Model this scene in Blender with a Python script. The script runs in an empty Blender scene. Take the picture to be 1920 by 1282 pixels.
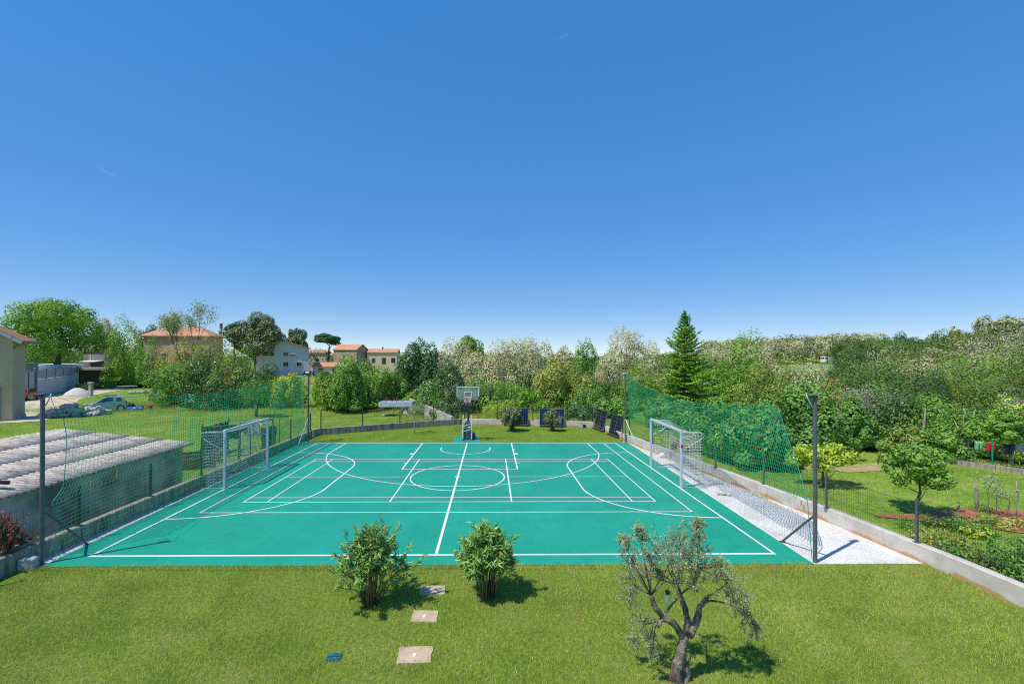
import bpy, math, random
import numpy as np
from mathutils import Vector, Matrix

S = bpy.context.scene
COL = S.collection
R = math.radians
PI = math.pi

# ------------------------------------------------------------------ camera
CAM = Vector((1.303, -14.717, 4.7515))
FPX, U0, V0, PITCH, ROLL, YAW = 844.92, -26.68, 21.86, 0.0065, -0.0027, -0.0145
cd = bpy.data.cameras.new('camera')
cam = bpy.data.objects.new('camera', cd); COL.objects.link(cam)
S.camera = cam
F_ = Vector((-math.sin(YAW)*math.cos(PITCH), math.cos(YAW)*math.cos(PITCH), math.sin(PITCH)))
R0 = Vector((math.cos(YAW), math.sin(YAW), 0)); U0v = R0.cross(F_)
Rv = R0*math.cos(ROLL) - U0v*math.sin(ROLL); Uv = R0*math.sin(ROLL) + U0v*math.cos(ROLL)
M4 = Matrix(((Rv.x, Uv.x, -F_.x, CAM.x), (Rv.y, Uv.y, -F_.y, CAM.y), (Rv.z, Uv.z, -F_.z, CAM.z), (0, 0, 0, 1)))
cam.matrix_world = M4
cd.sensor_fit = 'HORIZONTAL'; cd.sensor_width = 36
cd.lens = FPX/1920*36
cd.shift_x = -U0/1920; cd.shift_y = V0/1920
cd.clip_start = .1; cd.clip_end = 9000

# ------------------------------------------------------------------ sky, sun, exposure
SUN_EL, SHADOW_AZ = R(59), R(58)          # shadows fall towards +Y and +X
w = bpy.data.worlds.new('World'); S.world = w; w.use_nodes = True
nt = w.node_tree
sky = nt.nodes.new('ShaderNodeTexSky'); sky.sky_type = 'NISHITA'; sky.sun_disc = False
sky.sun_elevation = SUN_EL; sky.sun_rotation = SHADOW_AZ + PI
sky.altitude = 1500; sky.air_density = .7; sky.dust_density = 0; sky.ozone_density = 4
bg = nt.nodes['Background']; bg.inputs[1].default_value = 0.15
sc_ = nt.nodes.new('ShaderNodeVectorMath'); sc_.operation = 'SCALE'; sc_.inputs['Scale'].default_value = 58
gm_ = nt.nodes.new('ShaderNodeGamma'); gm_.inputs[1].default_value = .3
hs_ = nt.nodes.new('ShaderNodeHueSaturation'); hs_.inputs['Saturation'].default_value = 2.7; hs_.inputs['Hue'].default_value = .512
nt.links.new(sky.outputs[0], sc_.inputs[0]); nt.links.new(sc_.outputs[0], gm_.inputs[0]); nt.links.new(gm_.outputs[0], hs_.inputs['Color']); nt.links.new(hs_.outputs[0], bg.inputs[0])
sl = bpy.data.lights.new('sun', 'SUN'); sl.energy = 5.0; sl.angle = R(.53); sl.color = (1, .935, .83)
so = bpy.data.objects.new('sun', sl); COL.objects.link(so)
so.rotation_mode = 'QUATERNION'
so.rotation_quaternion = Vector((math.sin(SHADOW_AZ)*math.cos(SUN_EL), math.cos(SHADOW_AZ)*math.cos(SUN_EL), -math.sin(SUN_EL))).to_track_quat('-Z', 'Y')
so.location = (-20, -20, 60)
S.view_settings.view_transform = 'Standard'; S.view_settings.look = 'None'
S.view_settings.exposure = 0; S.view_settings.gamma = 1
S.cycles.max_bounces = 6; S.cycles.diffuse_bounces = 3; S.cycles.transparent_max_bounces = 8
S.cycles.use_denoising = False; S.cycles.filter_width = 1.1; S.cycles.sample_clamp_indirect = 4

# ------------------------------------------------------------------ placing helpers
def at(u, D):
    """world x, y of photo column u at depth D in front of the camera"""
    a = (u - 960 - U0)/FPX; s, c = math.sin(YAW), math.cos(YAW)
    return CAM.x + D*(a*c - s)/(a*s + c), CAM.y + D
def zt(u, v, D):
    return CAM.z - (v - (666 + 5.5*u/1920))/FPX*D
def sm(a, b, x):
    t = np.clip((x - a)/(b - a), 0, 1); return t*t*(3 - 2*t)
def hgt(x, y):
    x = np.asarray(x, float); y = np.asarray(y, float)
    base = -.72 + .69*sm(-2, 8, x)
    out = sm(24, 46, x + .35*y)*sm(14, 30, x)
    dip = -3.2*out*(1 - sm(60, 105, x))
    hill = sm(60, 170, x)*np.maximum(9.5 - .045*np.clip(y, 0, 300), 0)*out + 4.5*np.exp(-(((x - 140)/45)**2 + ((y - 205)/50)**2))
    gard = .1*sm(22, 34, x)
    return base + dip + hill + gard
def H(x, y): return float(hgt(x, y))

# ------------------------------------------------------------------ mesh helpers
def link_mesh(name, me, mats, parent=None, smooth=False):
    o = bpy.data.objects.new(name, me); COL.objects.link(o)
    for m in (mats if isinstance(mats, (list, tuple)) else [mats]): me.materials.append(m)
    if smooth: me.polygons.foreach_set('use_smooth', np.ones(len(me.polygons), bool))
    if parent is not None: o.parent = parent
    return o
class MB:
    def __init__(s): s.v = []; s.f = []; s.m = []
    def add(s, vs, fs, mi=0):
        n = len(s.v); s.v += [tuple(p) for p in vs]
        s.f += [tuple(i + n for i in f) for f in fs]; s.m += [mi]*len(fs); return s
    def box(s, c, d, rz=0, mi=0, M=None):
        x, y, z = d[0]/2, d[1]/2, d[2]/2; cs, sn = math.cos(rz), math.sin(rz); P = []
        for i in (-1, 1):
            for j in (-1, 1):
                for k in (-1, 1):
                    p = Vector((i*x, j*y, k*z))
                    if M is not None: p = M @ p
                    P.append((c[0] + p.x*cs - p.y*sn, c[1] + p.x*sn + p.y*cs, c[2] + p.z))
        return s.add(P, [(0, 1, 3, 2), (4, 6, 7, 5), (0, 4, 5, 1), (2, 3, 7, 6), (0, 2, 6, 4), (1, 5, 7, 3)], mi)
    def bbox(s, c, d, b=.01, rz=0, mi=0):
        """box with chamfered vertical and top edges"""
        x, y = d[0]/2, d[1]/2; z0, z1 = c[2] - d[2]/2, c[2] + d[2]/2
        def ring(e, z):
            X, Y = x - e, y - e
            return [(X - b, -Y, z), (X, -Y + b, z), (X, Y - b, z), (X - b, Y, z), (-X + b, Y, z), (-X, Y - b, z), (-X, -Y + b, z), (-X + b, -Y, z)]
        P = ring(0, z0) + ring(0, z1 - b) + ring(b*.8, z1); cs, sn = math.cos(rz), math.sin(rz)
        P = [(c[0] + p[0]*cs - p[1]*sn, c[1] + p[0]*sn + p[1]*cs, p[2]) for p in P]
        fs = [tuple(range(16, 24)), tuple(reversed(range(8)))]
        for r in (0, 8):
            fs += [(r + i, r + (i + 1) % 8, r + 8 + (i + 1) % 8, r + 8 + i) for i in range(8)]
        return s.add(P, fs, mi)
    def tube(s, pts, r, n=8, cap=True, mi=0):
        pts = [Vector(p) for p in pts]; rs = list(r) if hasattr(r, '__len__') else [r]*len(pts); P = []; fs = []
        d0 = (pts[1] - pts[0]).normalized(); a = Vector((0, 0, 1)) if abs(d0.z) < .9 else Vector((1, 0, 0))
        e1 = d0.cross(a).normalized()
        for i, p in enumerate(pts):
            d = (pts[min(i + 1, len(pts) - 1)] - pts[max(i - 1, 0)]).normalized()
            e1 = (e1 - d*e1.dot(d)).normalized(); e2 = d.cross(e1)
            for k in range(n):
                t = 2*PI*k/n; P.append(p + (e1*math.cos(t) + e2*math.sin(t))*rs[i])
        for i in range(len(pts) - 1):
            fs += [(i*n + k, i*n + (k + 1) % n, (i + 1)*n + (k + 1) % n, (i + 1)*n + k) for k in range(n)]
        if cap: fs += [tuple(reversed(range(n))), tuple(range(len(P) - n, len(P)))]
        return s.add(P, fs, mi)
    def cyl(s, c, r, h, n=16, ax='z', mi=0):
        d = {'x': (h/2, 0, 0), 'y': (0, h/2, 0), 'z': (0, 0, h/2)}[ax]
        return s.tube([Vector(c) - Vector(d), Vector(c) + Vector(d)], r, n, mi=mi)
    def poly(s, pts, z, mi=0): return s.add([(p[0], p[1], z) for p in pts], [tuple(range(len(pts)))], mi)
    def prism(s, pts, z0, z1, mi=0):
        n = len(pts); P = [(p[0], p[1], z0) for p in pts] + [(p[0], p[1], z1) for p in pts]
        return s.add(P, [tuple(reversed(range(n))), tuple(range(n, 2*n))] + [(i, (i + 1) % n, n + (i + 1) % n, n + i) for i in range(n)], mi)
    def build(s, name, mats, parent=None, smooth=False, world=False, label=None):
        me = bpy.data.meshes.new(name); V = s.v
        if world and parent is not None:
            L = parent.location
            V = [(p[0] - L.x, p[1] - L.y, p[2] - L.z) for p in V]
        me.from_pydata(V, [], s.f)
        if any(s.m): me.polygons.foreach_set('material_index', s.m)
        me.update()
        o = link_mesh(name, me, mats, parent, smooth)
        if label: o['label'] = label
        return o
def np_mesh(name, V, k, mats, parent=None, mi=None):
    """V: (n*k,3) corner points of n separate k-gons"""
    n = len(V)//k; me = bpy.data.meshes.new(name)
    me.vertices.add(n*k); me.vertices.foreach_set('co', np.ascontiguousarray(V, np.float32).ravel())
    me.loops.add(n*k); me.loops.foreach_set('vertex_index', np.arange(n*k, dtype=np.int32))
    me.polygons.add(n); me.polygons.foreach_set('loop_start', np.arange(0, n*k, k, dtype=np.int32))
    if mi is not None: me.polygons.foreach_set('material_index', np.asarray(mi, np.int32))
    me.update(calc_edges=True)
    return link_mesh(name, me, mats, parent)
def segs(P0, P1, r):
    """three-sided strands from P0 to P1 -> quads"""
    P0 = np.asarray(P0, float); P1 = np.asarray(P1, float); d = P1 - P0
    d /= np.linalg.norm(d, axis=1, keepdims=True) + 1e-9
    a = np.where(np.abs(d[:, 2:3]) < .9, [[0, 0, 1.]], [[1., 0, 0]])
    e1 = np.cross(d, a); e1 /= np.linalg.norm(e1, axis=1, keepdims=True); e2 = np.cross(d, e1)
    c = [e1*math.cos(2*PI*k/3)*r + e2*math.sin(2*PI*k/3)*r for k in range(3)]
    Q = []
    for k in range(3):
        q = (k + 1) % 3; Q.append(np.stack([P0 + c[k], P0 + c[q], P1 + c[q], P1 + c[k]], 1))
    return np.concatenate(Q).reshape(-1, 3)
def tag(o, label, cat, group=None, kind=None):
    if label: o['label'] = label
    if cat: o['category'] = cat
    if group: o['group'] = group
    if kind: o['kind'] = kind
    return o
def thing(name, label, cat, loc=(0, 0, 0), rz=0, group=None):
    o = bpy.data.objects.new(name, None); COL.objects.link(o); o.empty_display_size = .2
    o.location = loc; o.rotation_euler = (0, 0, rz)
    return tag(o, label, cat, group)
def struct(o): o['kind'] = 'structure'; return o

# ------------------------------------------------------------------ materials
def newmat(name):
    m = bpy.data.materials.new(name); m.use_nodes = True
    t = m.node_tree; return m, t, t.nodes['Principled BSDF'], t.nodes['Material Output']
def N(t, typ, **kw):
    n = t.nodes.new('ShaderNode' + typ)
    for k, v in kw.items(): setattr(n, k, v)
    return n
def noise(t, scale, detail=4, rough=.55, vec=None, pos=True):
    n = N(t, 'TexNoise'); n.inputs['Scale'].default_value = scale; n.inputs['Detail'].default_value = detail
    n.inputs['Roughness'].default_value = rough
    if vec is None:
        if pos: g = N(t, 'NewGeometry'); vec = g.outputs['Position']
        else: g = N(t, 'TexCoord'); vec = g.outputs['Object']
    t.links.new(vec, n.inputs['Vector']); return n
def ramp(t, src, stops):
    r = N(t, 'ValToRGB'); e = r.color_ramp.elements
    while len(e) > 1: e.remove(e[-1])
    for i, (p, c) in enumerate(stops):
        x = e[0] if i == 0 else e.new(p)
        x.position = p; x.color = (*c, 1) if len(c) == 3 else c
    t.links.new(src, r.inputs[0]); return r
def mixc(t, fac, a, b, mode='MIX'):
    m = N(t, 'Mix', data_type='RGBA', blend_type=mode)
    for s, v in ((m.inputs[0], fac), (m.inputs[6], a), (m.inputs[7], b)):
        if isinstance(v, (int, float)): s.default_value = v
        elif isinstance(v, tuple): s.default_value = (*v, 1)
        else: t.links.new(v, s)
    return m.outputs[2]
def bump(t, b, src, strength=.3, dist=.02):
    n = N(t, 'Bump'); n.inputs['Strength'].default_value = strength; n.inputs['Distance'].default_value = dist
    t.links.new(src, n.inputs['Height']); t.links.new(n.outputs[0], b.inputs['Normal']); return n
def mat(name, c, c2=None, scale=3, rough=.6, metal=0, spec=.5, bmp=None, lo=.38, hi=.62, pos=True, c3=None, scale3=.8):
    m, t, b, o = newmat(name)
    b.inputs['Roughness'].default_value = rough; b.inputs['Metallic'].default_value = metal
    b.inputs['Specular IOR Level'].default_value = spec; b.inputs['Base Color'].default_value = (*c, 1)
    if c2:
        n = noise(t, scale, pos=pos); r = ramp(t, n.outputs[0], [(lo, c), (hi, c2)]); out = r.outputs[0]
        if c3:
            n3 = noise(t, scale3, pos=pos); f = ramp(t, n3.outputs[0], [(.45, (0, 0, 0)), (.65, (1, 1, 1))])
            out = mixc(t, f.outputs[0], out, c3)
        t.links.new(out, b.inputs['Base Color'])
    if bmp:
        n = noise(t, bmp[0], pos=pos); bump(t, b, n.outputs[0], bmp[1], bmp[2] if len(bmp) > 2 else .02)
    return m
LEAF_GAIN = 2.35
def leafmat(name, cs, trans=.3, rough=.55, spec=.25, var=.25, patch=None, nsc=.55):
    m, t, b, o = newmat(name)
    cs = [tuple(min(q*LEAF_GAIN, .8) for q in c) for c in cs] if var > .05 and max(cs[-1]) < .5 else cs
    if var == .25: mn = [sum(c[k] for c in cs)/len(cs) for k in range(3)]; cs = [tuple(.45*c[k] + .55*mn[k] for k in range(3)) for c in cs]
    g = N(t, 'NewGeometry'); r = ramp(t, g.outputs['Random Per Island'], [(i/(max(len(cs) - 1, 1)), c) for i, c in enumerate(cs)])
    col = r.outputs[0]
    if patch:
        n = noise(t, patch[0], 3); f = ramp(t, n.outputs[0], [(patch[1], (0, 0, 0)), (patch[2], (1, 1, 1))])
        col = mixc(t, f.outputs[0], col, patch[3])
        n = noise(t, 1.7, 4); f = ramp(t, n.outputs[0], [(.50, (0, 0, 0)), (.72, (.4, .4, .4))]); col = mixc(t, f.outputs[0], col, (.10, .21, .015))
    n2 = noise(t, nsc, 2); f2 = ramp(t, n2.outputs[0], [(.3, (1 - var,)*3), (.7, (1 + var,)*3)])
    col = mixc(t, 1.0, col, f2.outputs[0], 'MULTIPLY')
    b.inputs['Roughness'].default_value = rough; b.inputs['Specular IOR Level'].default_value = spec
    t.links.new(col, b.inputs['Base Color'])
    tr = N(t, 'BsdfTranslucent'); ms = N(t, 'MixShader'); ms.inputs[0].default_value = trans*.55
    tc = mixc(t, 1.0, col, (1.15, 1.25, .6), 'MULTIPLY'); t.links.new(tc, tr.inputs[0])
    t.links.new(b.outputs[0], ms.inputs[1]); t.links.new(tr.outputs[0], ms.inputs[2]); t.links.new(ms.outputs[0], o.inputs[0])
    return m

M = {}
M['concrete'] = mat('concrete', (.42, .38, .33), (.52, .48, .43), 2.5, .85, bmp=(30, .35, .01), c3=(.30, .27, .23))
def wall_mat():
    """pale poured concrete, rust-red soil stain creeping up from its foot"""
    m, t, b, o = newmat('stained_concrete'); b.inputs['Roughness'].default_value = .85
    n = noise(t, 3); c = ramp(t, n.outputs[0], [(.35, (.47, .43, .38)), (.65, (.60, .56, .50))])
    g = N(t, 'NewGeometry'); sx = N(t, 'SeparateXYZ'); t.links.new(g.outputs['Position'], sx.inputs[0])
    n2 = noise(t, 1.1, 5); a = N(t, 'Math', operation='MULTIPLY_ADD'); t.links.new(n2.outputs[0], a.inputs[0])
    a.inputs[1].default_value = -.62; t.links.new(sx.outputs[2], a.inputs[2])
    f = ramp(t, a.outputs[0], [(0, (1, 1, 1)), (.06, (0, 0, 0))])
    # shift so the stain only reaches 0-0.16 m
    a2 = N(t, 'Math', operation='ADD'); t.links.new(a.outputs[0], a2.inputs[0]); a2.inputs[1].default_value = .26
    t.links.new(a2.outputs[0], f.inputs[0])
    st = mixc(t, f.outputs[0], c.outputs[0], (.50, .27, .14))
    t.links.new(st, b.inputs['Base Color']); n3 = noise(t, 40); bump(t, b, n3.outputs[0], .3, .01); return m
M['wall_clean'] = wall_mat()
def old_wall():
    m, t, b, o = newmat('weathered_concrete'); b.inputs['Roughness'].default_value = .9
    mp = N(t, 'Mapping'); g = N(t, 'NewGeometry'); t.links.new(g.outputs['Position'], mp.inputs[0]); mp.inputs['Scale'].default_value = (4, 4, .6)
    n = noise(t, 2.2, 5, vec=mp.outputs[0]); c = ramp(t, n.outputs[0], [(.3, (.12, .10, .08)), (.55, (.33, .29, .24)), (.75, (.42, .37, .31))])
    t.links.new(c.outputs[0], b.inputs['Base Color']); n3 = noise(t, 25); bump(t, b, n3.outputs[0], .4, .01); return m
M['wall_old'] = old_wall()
M['steel_dark'] = mat('dark_grey_paint', (.10, .11, .125), (.13, .14, .155), 6, .45, .2)
M['fence_green'] = mat('anthracite_green_paint', (.018, .035, .036), (.026, .045, .045), 8, .5)
M['wire'] = mat('fence_wire', (.03, .055, .05), None, rough=.5)
M['white_alu'] = mat('pale_aluminium', (.50, .55, .60), (.58, .62, .66), 5, .4, .15)
M['net_white'] = mat('white_cord', (.62, .62, .60), None, rough=.8)
M['net_green'] = mat('green_cord', (.006, .25, .095), (.012, .33, .135), 3, .6)
M['net_rope'] = mat('green_rope', (.03, .30, .24), None, rough=.7)
M['white'] = mat('white_paint', (.76, .76, .74), (.70, .70, .68), 4, .5)
M['pinkwhite'] = mat('pale_pink_paint', (.74, .66, .66), (.68, .60, .60), 4, .55)
M['bark'] = mat('bark', (.10, .075, .055), (.20, .16, .12), 9, .9, bmp=(25, .8, .03))
M['bark_olive'] = mat('olive_bark', (.09, .07, .055), (.30, .25, .20), 7, .95, bmp=(22, 1, .04))
M['bark_pale'] = mat('pale_bark', (.25, .22, .18), (.38, .34, .28), 8, .9)
M['stem'] = mat('stem', (.16, .17, .08), (.22, .18, .11), 8, .8)
M['tile'] = mat('terracotta_tiles', (.42, .17, .09), (.55, .27, .15), 4, .8, c3=(.50, .30, .20))
M['black'] = mat('black_plastic', (.015, .016, .02), (.03, .03, .035), 5, .5)
M['glass_dark'] = mat('window_glass', (.03, .045, .06), None, rough=.08)
M['blue_glass'] = mat('blue_tinted_glass', (.03, .10, .20), None, rough=.1)
M['red'] = mat('red_paint', (.5, .02, .03), None, rough=.5)
M['rubber'] = mat('tyre_rubber', (.02, .02, .02), None, rough=.8)
M['rust'] = mat('rusty_red_steel', (.28, .05, .03), (.20, .06, .04), 8, .7)
M['orange'] = mat('orange_plastic', (.62, .28, .05), None, rough=.6)
M['soil'] = mat('red_soil', (.26, .085, .035), (.36, .14, .07), 3, .95, bmp=(12, .9, .06))

# ------------------------------------------------------------------ ground, yard, road
def ground_mat():
    m, t, b, o = newmat('meadow'); b.inputs['Roughness'].default_value = .9; b.inputs['Specular IOR Level'].default_value = .15
    n1 = noise(t, .35, 6); n2 = noise(t, 6, 5); n3 = noise(t, .9, 4)
    c = ramp(t, n1.outputs[0], [(.32, (.11, .215, .018)), (.5, (.16, .275, .03)), (.68, (.235, .30, .06))])
    d = ramp(t, n2.outputs[0], [(.3, (.62, .62, .6)), (.7, (1.25, 1.25, 1.2))])
    c2 = mixc(t, 1.0, c.outputs[0], d.outputs[0], 'MULTIPLY')
    f = ramp(t, n3.outputs[0], [(.6, (0, 0, 0)), (.72, (1, 1, 1))])
    f2 = N(t, 'Math', operation='MULTIPLY'); t.links.new(f.outputs[0], f2.inputs[0]); f2.inputs[1].default_value = .55
    c3 = mixc(t, f2.outputs[0], c2, (.33, .27, .12))
    t.links.new(c3, b.inputs['Base Color']); bump(t, b, n2.outputs[0], .8, .05); return m
M['meadow'] = ground_mat()
def grid(name, xs, ys, fz, mats):
    X, Y = np.meshgrid(xs, ys); Z = fz(X, Y); nx, ny = len(xs), len(ys)
    V = np.stack([X, Y, Z], -1).reshape(-1, 3)
    f = [(j*nx + i, j*nx + i + 1, (j + 1)*nx + i + 1, (j + 1)*nx + i) for j in range(ny - 1) for i in range(nx - 1)]
    me = bpy.data.meshes.new(name); me.from_pydata(V.tolist(), [], f); me.update()
    return link_mesh(name, me, mats, None, True)
xs = np.concatenate([[-4000, -1500, -700, -350], np.arange(-220, 260, 4), [350, 700, 1500, 4000]])
ys = np.concatenate([[-300, -60], np.arange(-24, 300, 4), [400, 700, 1500, 4000, 7000]])
struct(grid('ground', xs, ys, lambda x, y: hgt(x, y) - .02, M['meadow']))

def floor_z(x, y): return hgt(x, y) + .25*sm(0, 30, x - 38) - .06
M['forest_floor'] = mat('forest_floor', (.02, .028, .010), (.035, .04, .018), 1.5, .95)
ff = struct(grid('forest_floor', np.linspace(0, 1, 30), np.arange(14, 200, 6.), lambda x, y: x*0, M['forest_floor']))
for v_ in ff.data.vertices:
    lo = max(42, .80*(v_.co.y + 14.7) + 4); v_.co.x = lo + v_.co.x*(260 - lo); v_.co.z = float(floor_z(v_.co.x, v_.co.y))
YARD = [(-9.32, -24), (-9.32, 12.35), (-3.75, 15.6), (-.5, 17.0), (8.3, 15.5), (8.85, 11.1), (11.2, -2.1), (11.5, -5.0), (12.0, -24)]
def yard_mat():
    m, t, b, o = newmat('yard_turf'); b.inputs['Roughness'].default_value = .95; b.inputs['Specular IOR Level'].default_value = .1
    n1 = noise(t, .8, 6); n2 = noise(t, 14, 5)
    c = ramp(t, n1.outputs[0], [(.3, (.09, .165, .018)), (.5, (.14, .215, .03)), (.7, (.20, .24, .055))])
    d = ramp(t, n2.outputs[0], [(.3, (.6, .6, .58)), (.7, (1.25, 1.22, 1.15))])
    t.links.new(mixc(t, 1.0, c.outputs[0], d.outputs[0], 'MULTIPLY'), b.inputs['Base Color'])
    bump(t, b, n2.outputs[0], .9, .03); return m
M['turf'] = yard_mat()
struct(MB().poly(YARD, 0).build('lawn', M['turf']))

# court slab and gravel
def court_mat():
    m, t, b, o = newmat('sport_tiles'); b.inputs['Roughness'].default_value = .38; b.inputs['Specular IOR Level'].default_value = .5
    g = N(t, 'NewGeometry')
    br = N(t, 'TexBrick'); br.offset = 0; br.inputs['Scale'].default_value = 1; br.inputs['Mortar Size'].default_value = .008
    br.inputs['Brick Width'].default_value = .305; br.inputs['Row Height'].default_value = .305
    br.inputs['Color1'].default_value = (.010, .292, .180, 1); br.inputs['Color2'].default_value = (.013, .308, .192, 1); br.inputs['Mortar'].default_value = (.02, .325, .206, 1)
    t.links.new(g.outputs['Position'], br.inputs['Vector'])
    n = noise(t, .45, 7, .65); f = ramp(t, n.outputs[0], [(.3, (.84, .87, .87)), (.7, (1.12, 1.10, 1.10))])
    c = mixc(t, 1.0, br.outputs[0], f.outputs[0], 'MULTIPLY')
    # scuffs and dust
    mp = N(t, 'Mapping'); t.links.new(g.outputs['Position'], mp.inputs[0]); mp.inputs['Rotation'].default_value = (0, 0, .6); mp.inputs['Scale'].default_value = (1.2, 5, 1)
    n2 = noise(t, 1.6, 8, .75, vec=mp.outputs[0]); f2 = ramp(t, n2.outputs[0], [(.60, (0, 0, 0)), (.76, (.42, .42, .42))])
    c = mixc(t, f2.outputs[0], c, (.20, .42, .36))
    n3 = noise(t, 9, 6, .7); f3 = ramp(t, n3.outputs[0], [(.70, (0, 0, 0)), (.74, (.6, .6, .6))])
    c = mixc(t, f3.outputs[0], c, (.32, .50, .46))
    t.links.new(c, b.inputs['Base Color'])
    # ribs of the open tile grid
    wv = N(t, 'TexWave'); wv.inputs['Scale'].default_value = 9; wv.bands_direction = 'DIAGONAL'; t.links.new(g.outputs['Position'], wv.inputs['Vector'])
    bump(t, b, wv.outputs[0], .25, .006); return m
M['court'] = court_mat()
CZ = .022
court = MB()
court.prism([(-8.78, -4.44), (8.72, -4.44), (8.88, 10.32), (-9.0, 10.32)], .003, CZ)
court.prism([(-.78, 10.3205), (.68, 10.3205), (.68, 12.0), (-.78, 12.0)], .003, CZ)
struct(court.build('sports_court', M['court']))
mk = MB(); LZ = CZ + .004
def line(x0, y0, x1, y1, wd=.05, mi=0, dz=0):
    d = Vector((x1 - x0, y1 - y0)); n = Vector((-d.y, d.x)).normalized()*wd/2
    mk.add([(x0 + n.x, y0 + n.y, LZ + dz), (x0 - n.x, y0 - n.y, LZ + dz), (x1 - n.x, y1 - n.y, LZ + dz), (x1 + n.x, y1 + n.y, LZ + dz)], [(0, 1, 2, 3)], mi)
def arc(cx, cy, rx, ry, a0, a1, wd=.05, n=40, mi=0, dz=0):
    P = []; hw = wd/2
    for i in range(n + 1):
        a = R(a0 + (a1 - a0)*i/n); c, s_ = math.cos(a), math.sin(a)
        P += [(cx + (rx - hw)*c, cy + (ry - hw)*s_, LZ + dz), (cx + (rx + hw)*c, cy + (ry + hw)*s_, LZ + dz)]
    mk.add(P, [(2*i, 2*i + 1, 2*i + 3, 2*i + 2) for i in range(n)], mi)
FB, NB, XO = 9.96, -3.92, 8.142
line(-XO - .03, NB, XO + .03, NB, .07); line(-XO - .03, FB, XO + .03, FB, .06); line(-XO, NB, -XO, FB, .06, dz=.0005); line(XO, NB, XO, FB, .06, dz=.0005)
line(0, NB, 0, FB, .07, dz=.0010)
arc(0, 3.05, 1.83, 1.83, 0, 360, .05, 72, dz=.0015)
mk.add([(.1*math.cos(2*PI*i/20), 3.05 + .1*math.sin(2*PI*i/20), LZ + .002) for i in range(20)], [tuple(range(20))])
for sx in (-1, 1):                                   # goal areas
    arc(sx*XO, 4.54, 3.54, 3.0, 90 if sx > 0 else 90, 180 if sx > 0 else 0, .055, 32, dz=.002)
    arc(sx*XO, 1.5, 3.54, 3.0, 270, 180 if sx > 0 else 360, .055, 32, dz=.002)
    line(sx*(XO - 3.54), 1.5, sx*(XO - 3.54), 4.54, .055, dz=.002)
line(-7.49, -.98, 7.49, -.98, .045, 1, .0025); line(-7.467, -.98, -7.467, FB, .045, 1, .003); line(7.467, -.98, 7.467, FB, .045, 1, .003)
for y in (0, 6.1): line(-6.72, y, 6.72, y, .04, 0, .0035)      # badminton
for y in (.46, 5.64): line(-6.7, y, 6.7, y, .04, 1, .0035)
for x in (-6.7, -5.94, -1.98, 1.98, 5.94, 6.7): line(x, 0, x, 6.1, .04 if abs(x) > 5 else .05, 0, .004)
for sx in (-1, 1): line(sx*1.98, 3.05, sx*6.7, 3.05, .035, 0, .0045)
BY = FB - 1.575                                      # basketball
for sx in (-1, 1):
    line(sx*2.42, FB, sx*2.42, FB - 5.72, .06, 0, .005); line(sx*6.57, FB, sx*6.57, BY - 1.1, .05, 0, .005)
    for yy, l in ((8.33, .12), (5.29, .13)): line(sx*2.45, yy, sx*(2.45 + l), yy, .05, 0, .0045)
    line(sx*2.45, 7.2, sx*2.6, 7.2, .3, 0, .0045)
    line(sx*1.25, BY, sx*1.25, BY + .4, .05, 0, .0055)
line(-2.45, FB - 5.72, 2.45, FB - 5.72, .05, 1, .0055)
a3 = math.degrees(math.atan2(1.1, 6.57))
arc(0, BY, 6.66, 6.66, 180 + a3, 360 - a3, .05, 80, 1, .006)
arc(0, BY, 1.25, 1.25, 180, 360, .05, 32, 0, .0055)
struct(mk.build('court_markings', [M['white'], M['pinkwhite']]))

def gravel_mat(name, a, b_, c):
    m, t, b, o = newmat(name); b.inputs['Roughness'].default_value = .9
    v = N(t, 'TexVoronoi'); v.inputs['Scale'].default_value = 26; g = N(t, 'NewGeometry'); t.links.new(g.outputs['Position'], v.inputs['Vector'])
    sp = N(t, 'SeparateColor'); t.links.new(v.outputs['Color'], sp.inputs[0])
    r = ramp(t, sp.outputs[0], [(0, a), (.5, b_), (1, c)]); n = noise(t, 1.2, 5)
    f = ramp(t, n.outputs[0], [(.35, (.82, .80, .77)), (.6, (1.05, 1.05, 1.05))])
    t.links.new(mixc(t, 1.0, r.outputs[0], f.outputs[0], 'MULTIPLY'), b.inputs['Base Color'])
    i = N(t, 'Math', operation='SUBTRACT'); i.inputs[0].default_value = 1; t.links.new(v.outputs['Distance'], i.inputs[1])
    bump(t, b, i.outputs[0], .4, .015); return m
M['gravel'] = gravel_mat('white_gravel', (.60, .585, .56), (.66, .645, .62), (.72, .705, .68))
GR = [(8.5, -4.42), (11.38, -4.42), (11.2, -2.1), (8.95, 10.6), (8.7, 10.6)]
GL = [(-9.3, -4.6), (-8.7, -4.45), (-8.7, -4.2), (-8.8, 10.4), (-9.3, 10.9)]
gb = MB(); gb.poly(GR, .0015); gb.poly(GL, .0015); struct(gb.build('gravel_strip', M['gravel']))
rng = np.random.default_rng(3)
def pebbles(n, poly_fn, r0, r1):
    P = poly_fn(n); r = rng.uniform(r0, r1, (n, 1)); o8 = np.array([(1, 0, 0), (-1, 0, 0), (0, 1, 0), (0, -1, 0), (0, 0, 1), (0, 0, -1)], float)
    tri = [(0, 2, 4), (2, 1, 4), (1, 3, 4), (3, 0, 4)]
    out = []
    sc = rng.uniform(.6, 1.2, (n, 6, 1)); ang = rng.random((n, 1))*6.28
    c, s_ = np.cos(ang), np.sin(ang)
    V = o8[None]*sc*r[:, None]; V = np.stack([V[..., 0]*c - V[..., 1]*s_, V[..., 0]*s_ + V[..., 1]*c, V[..., 2]*.7], -1) + P[:, None]
    return np.concatenate([V[:, t_] for t_ in tri]).reshape(-1, 3)
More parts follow.
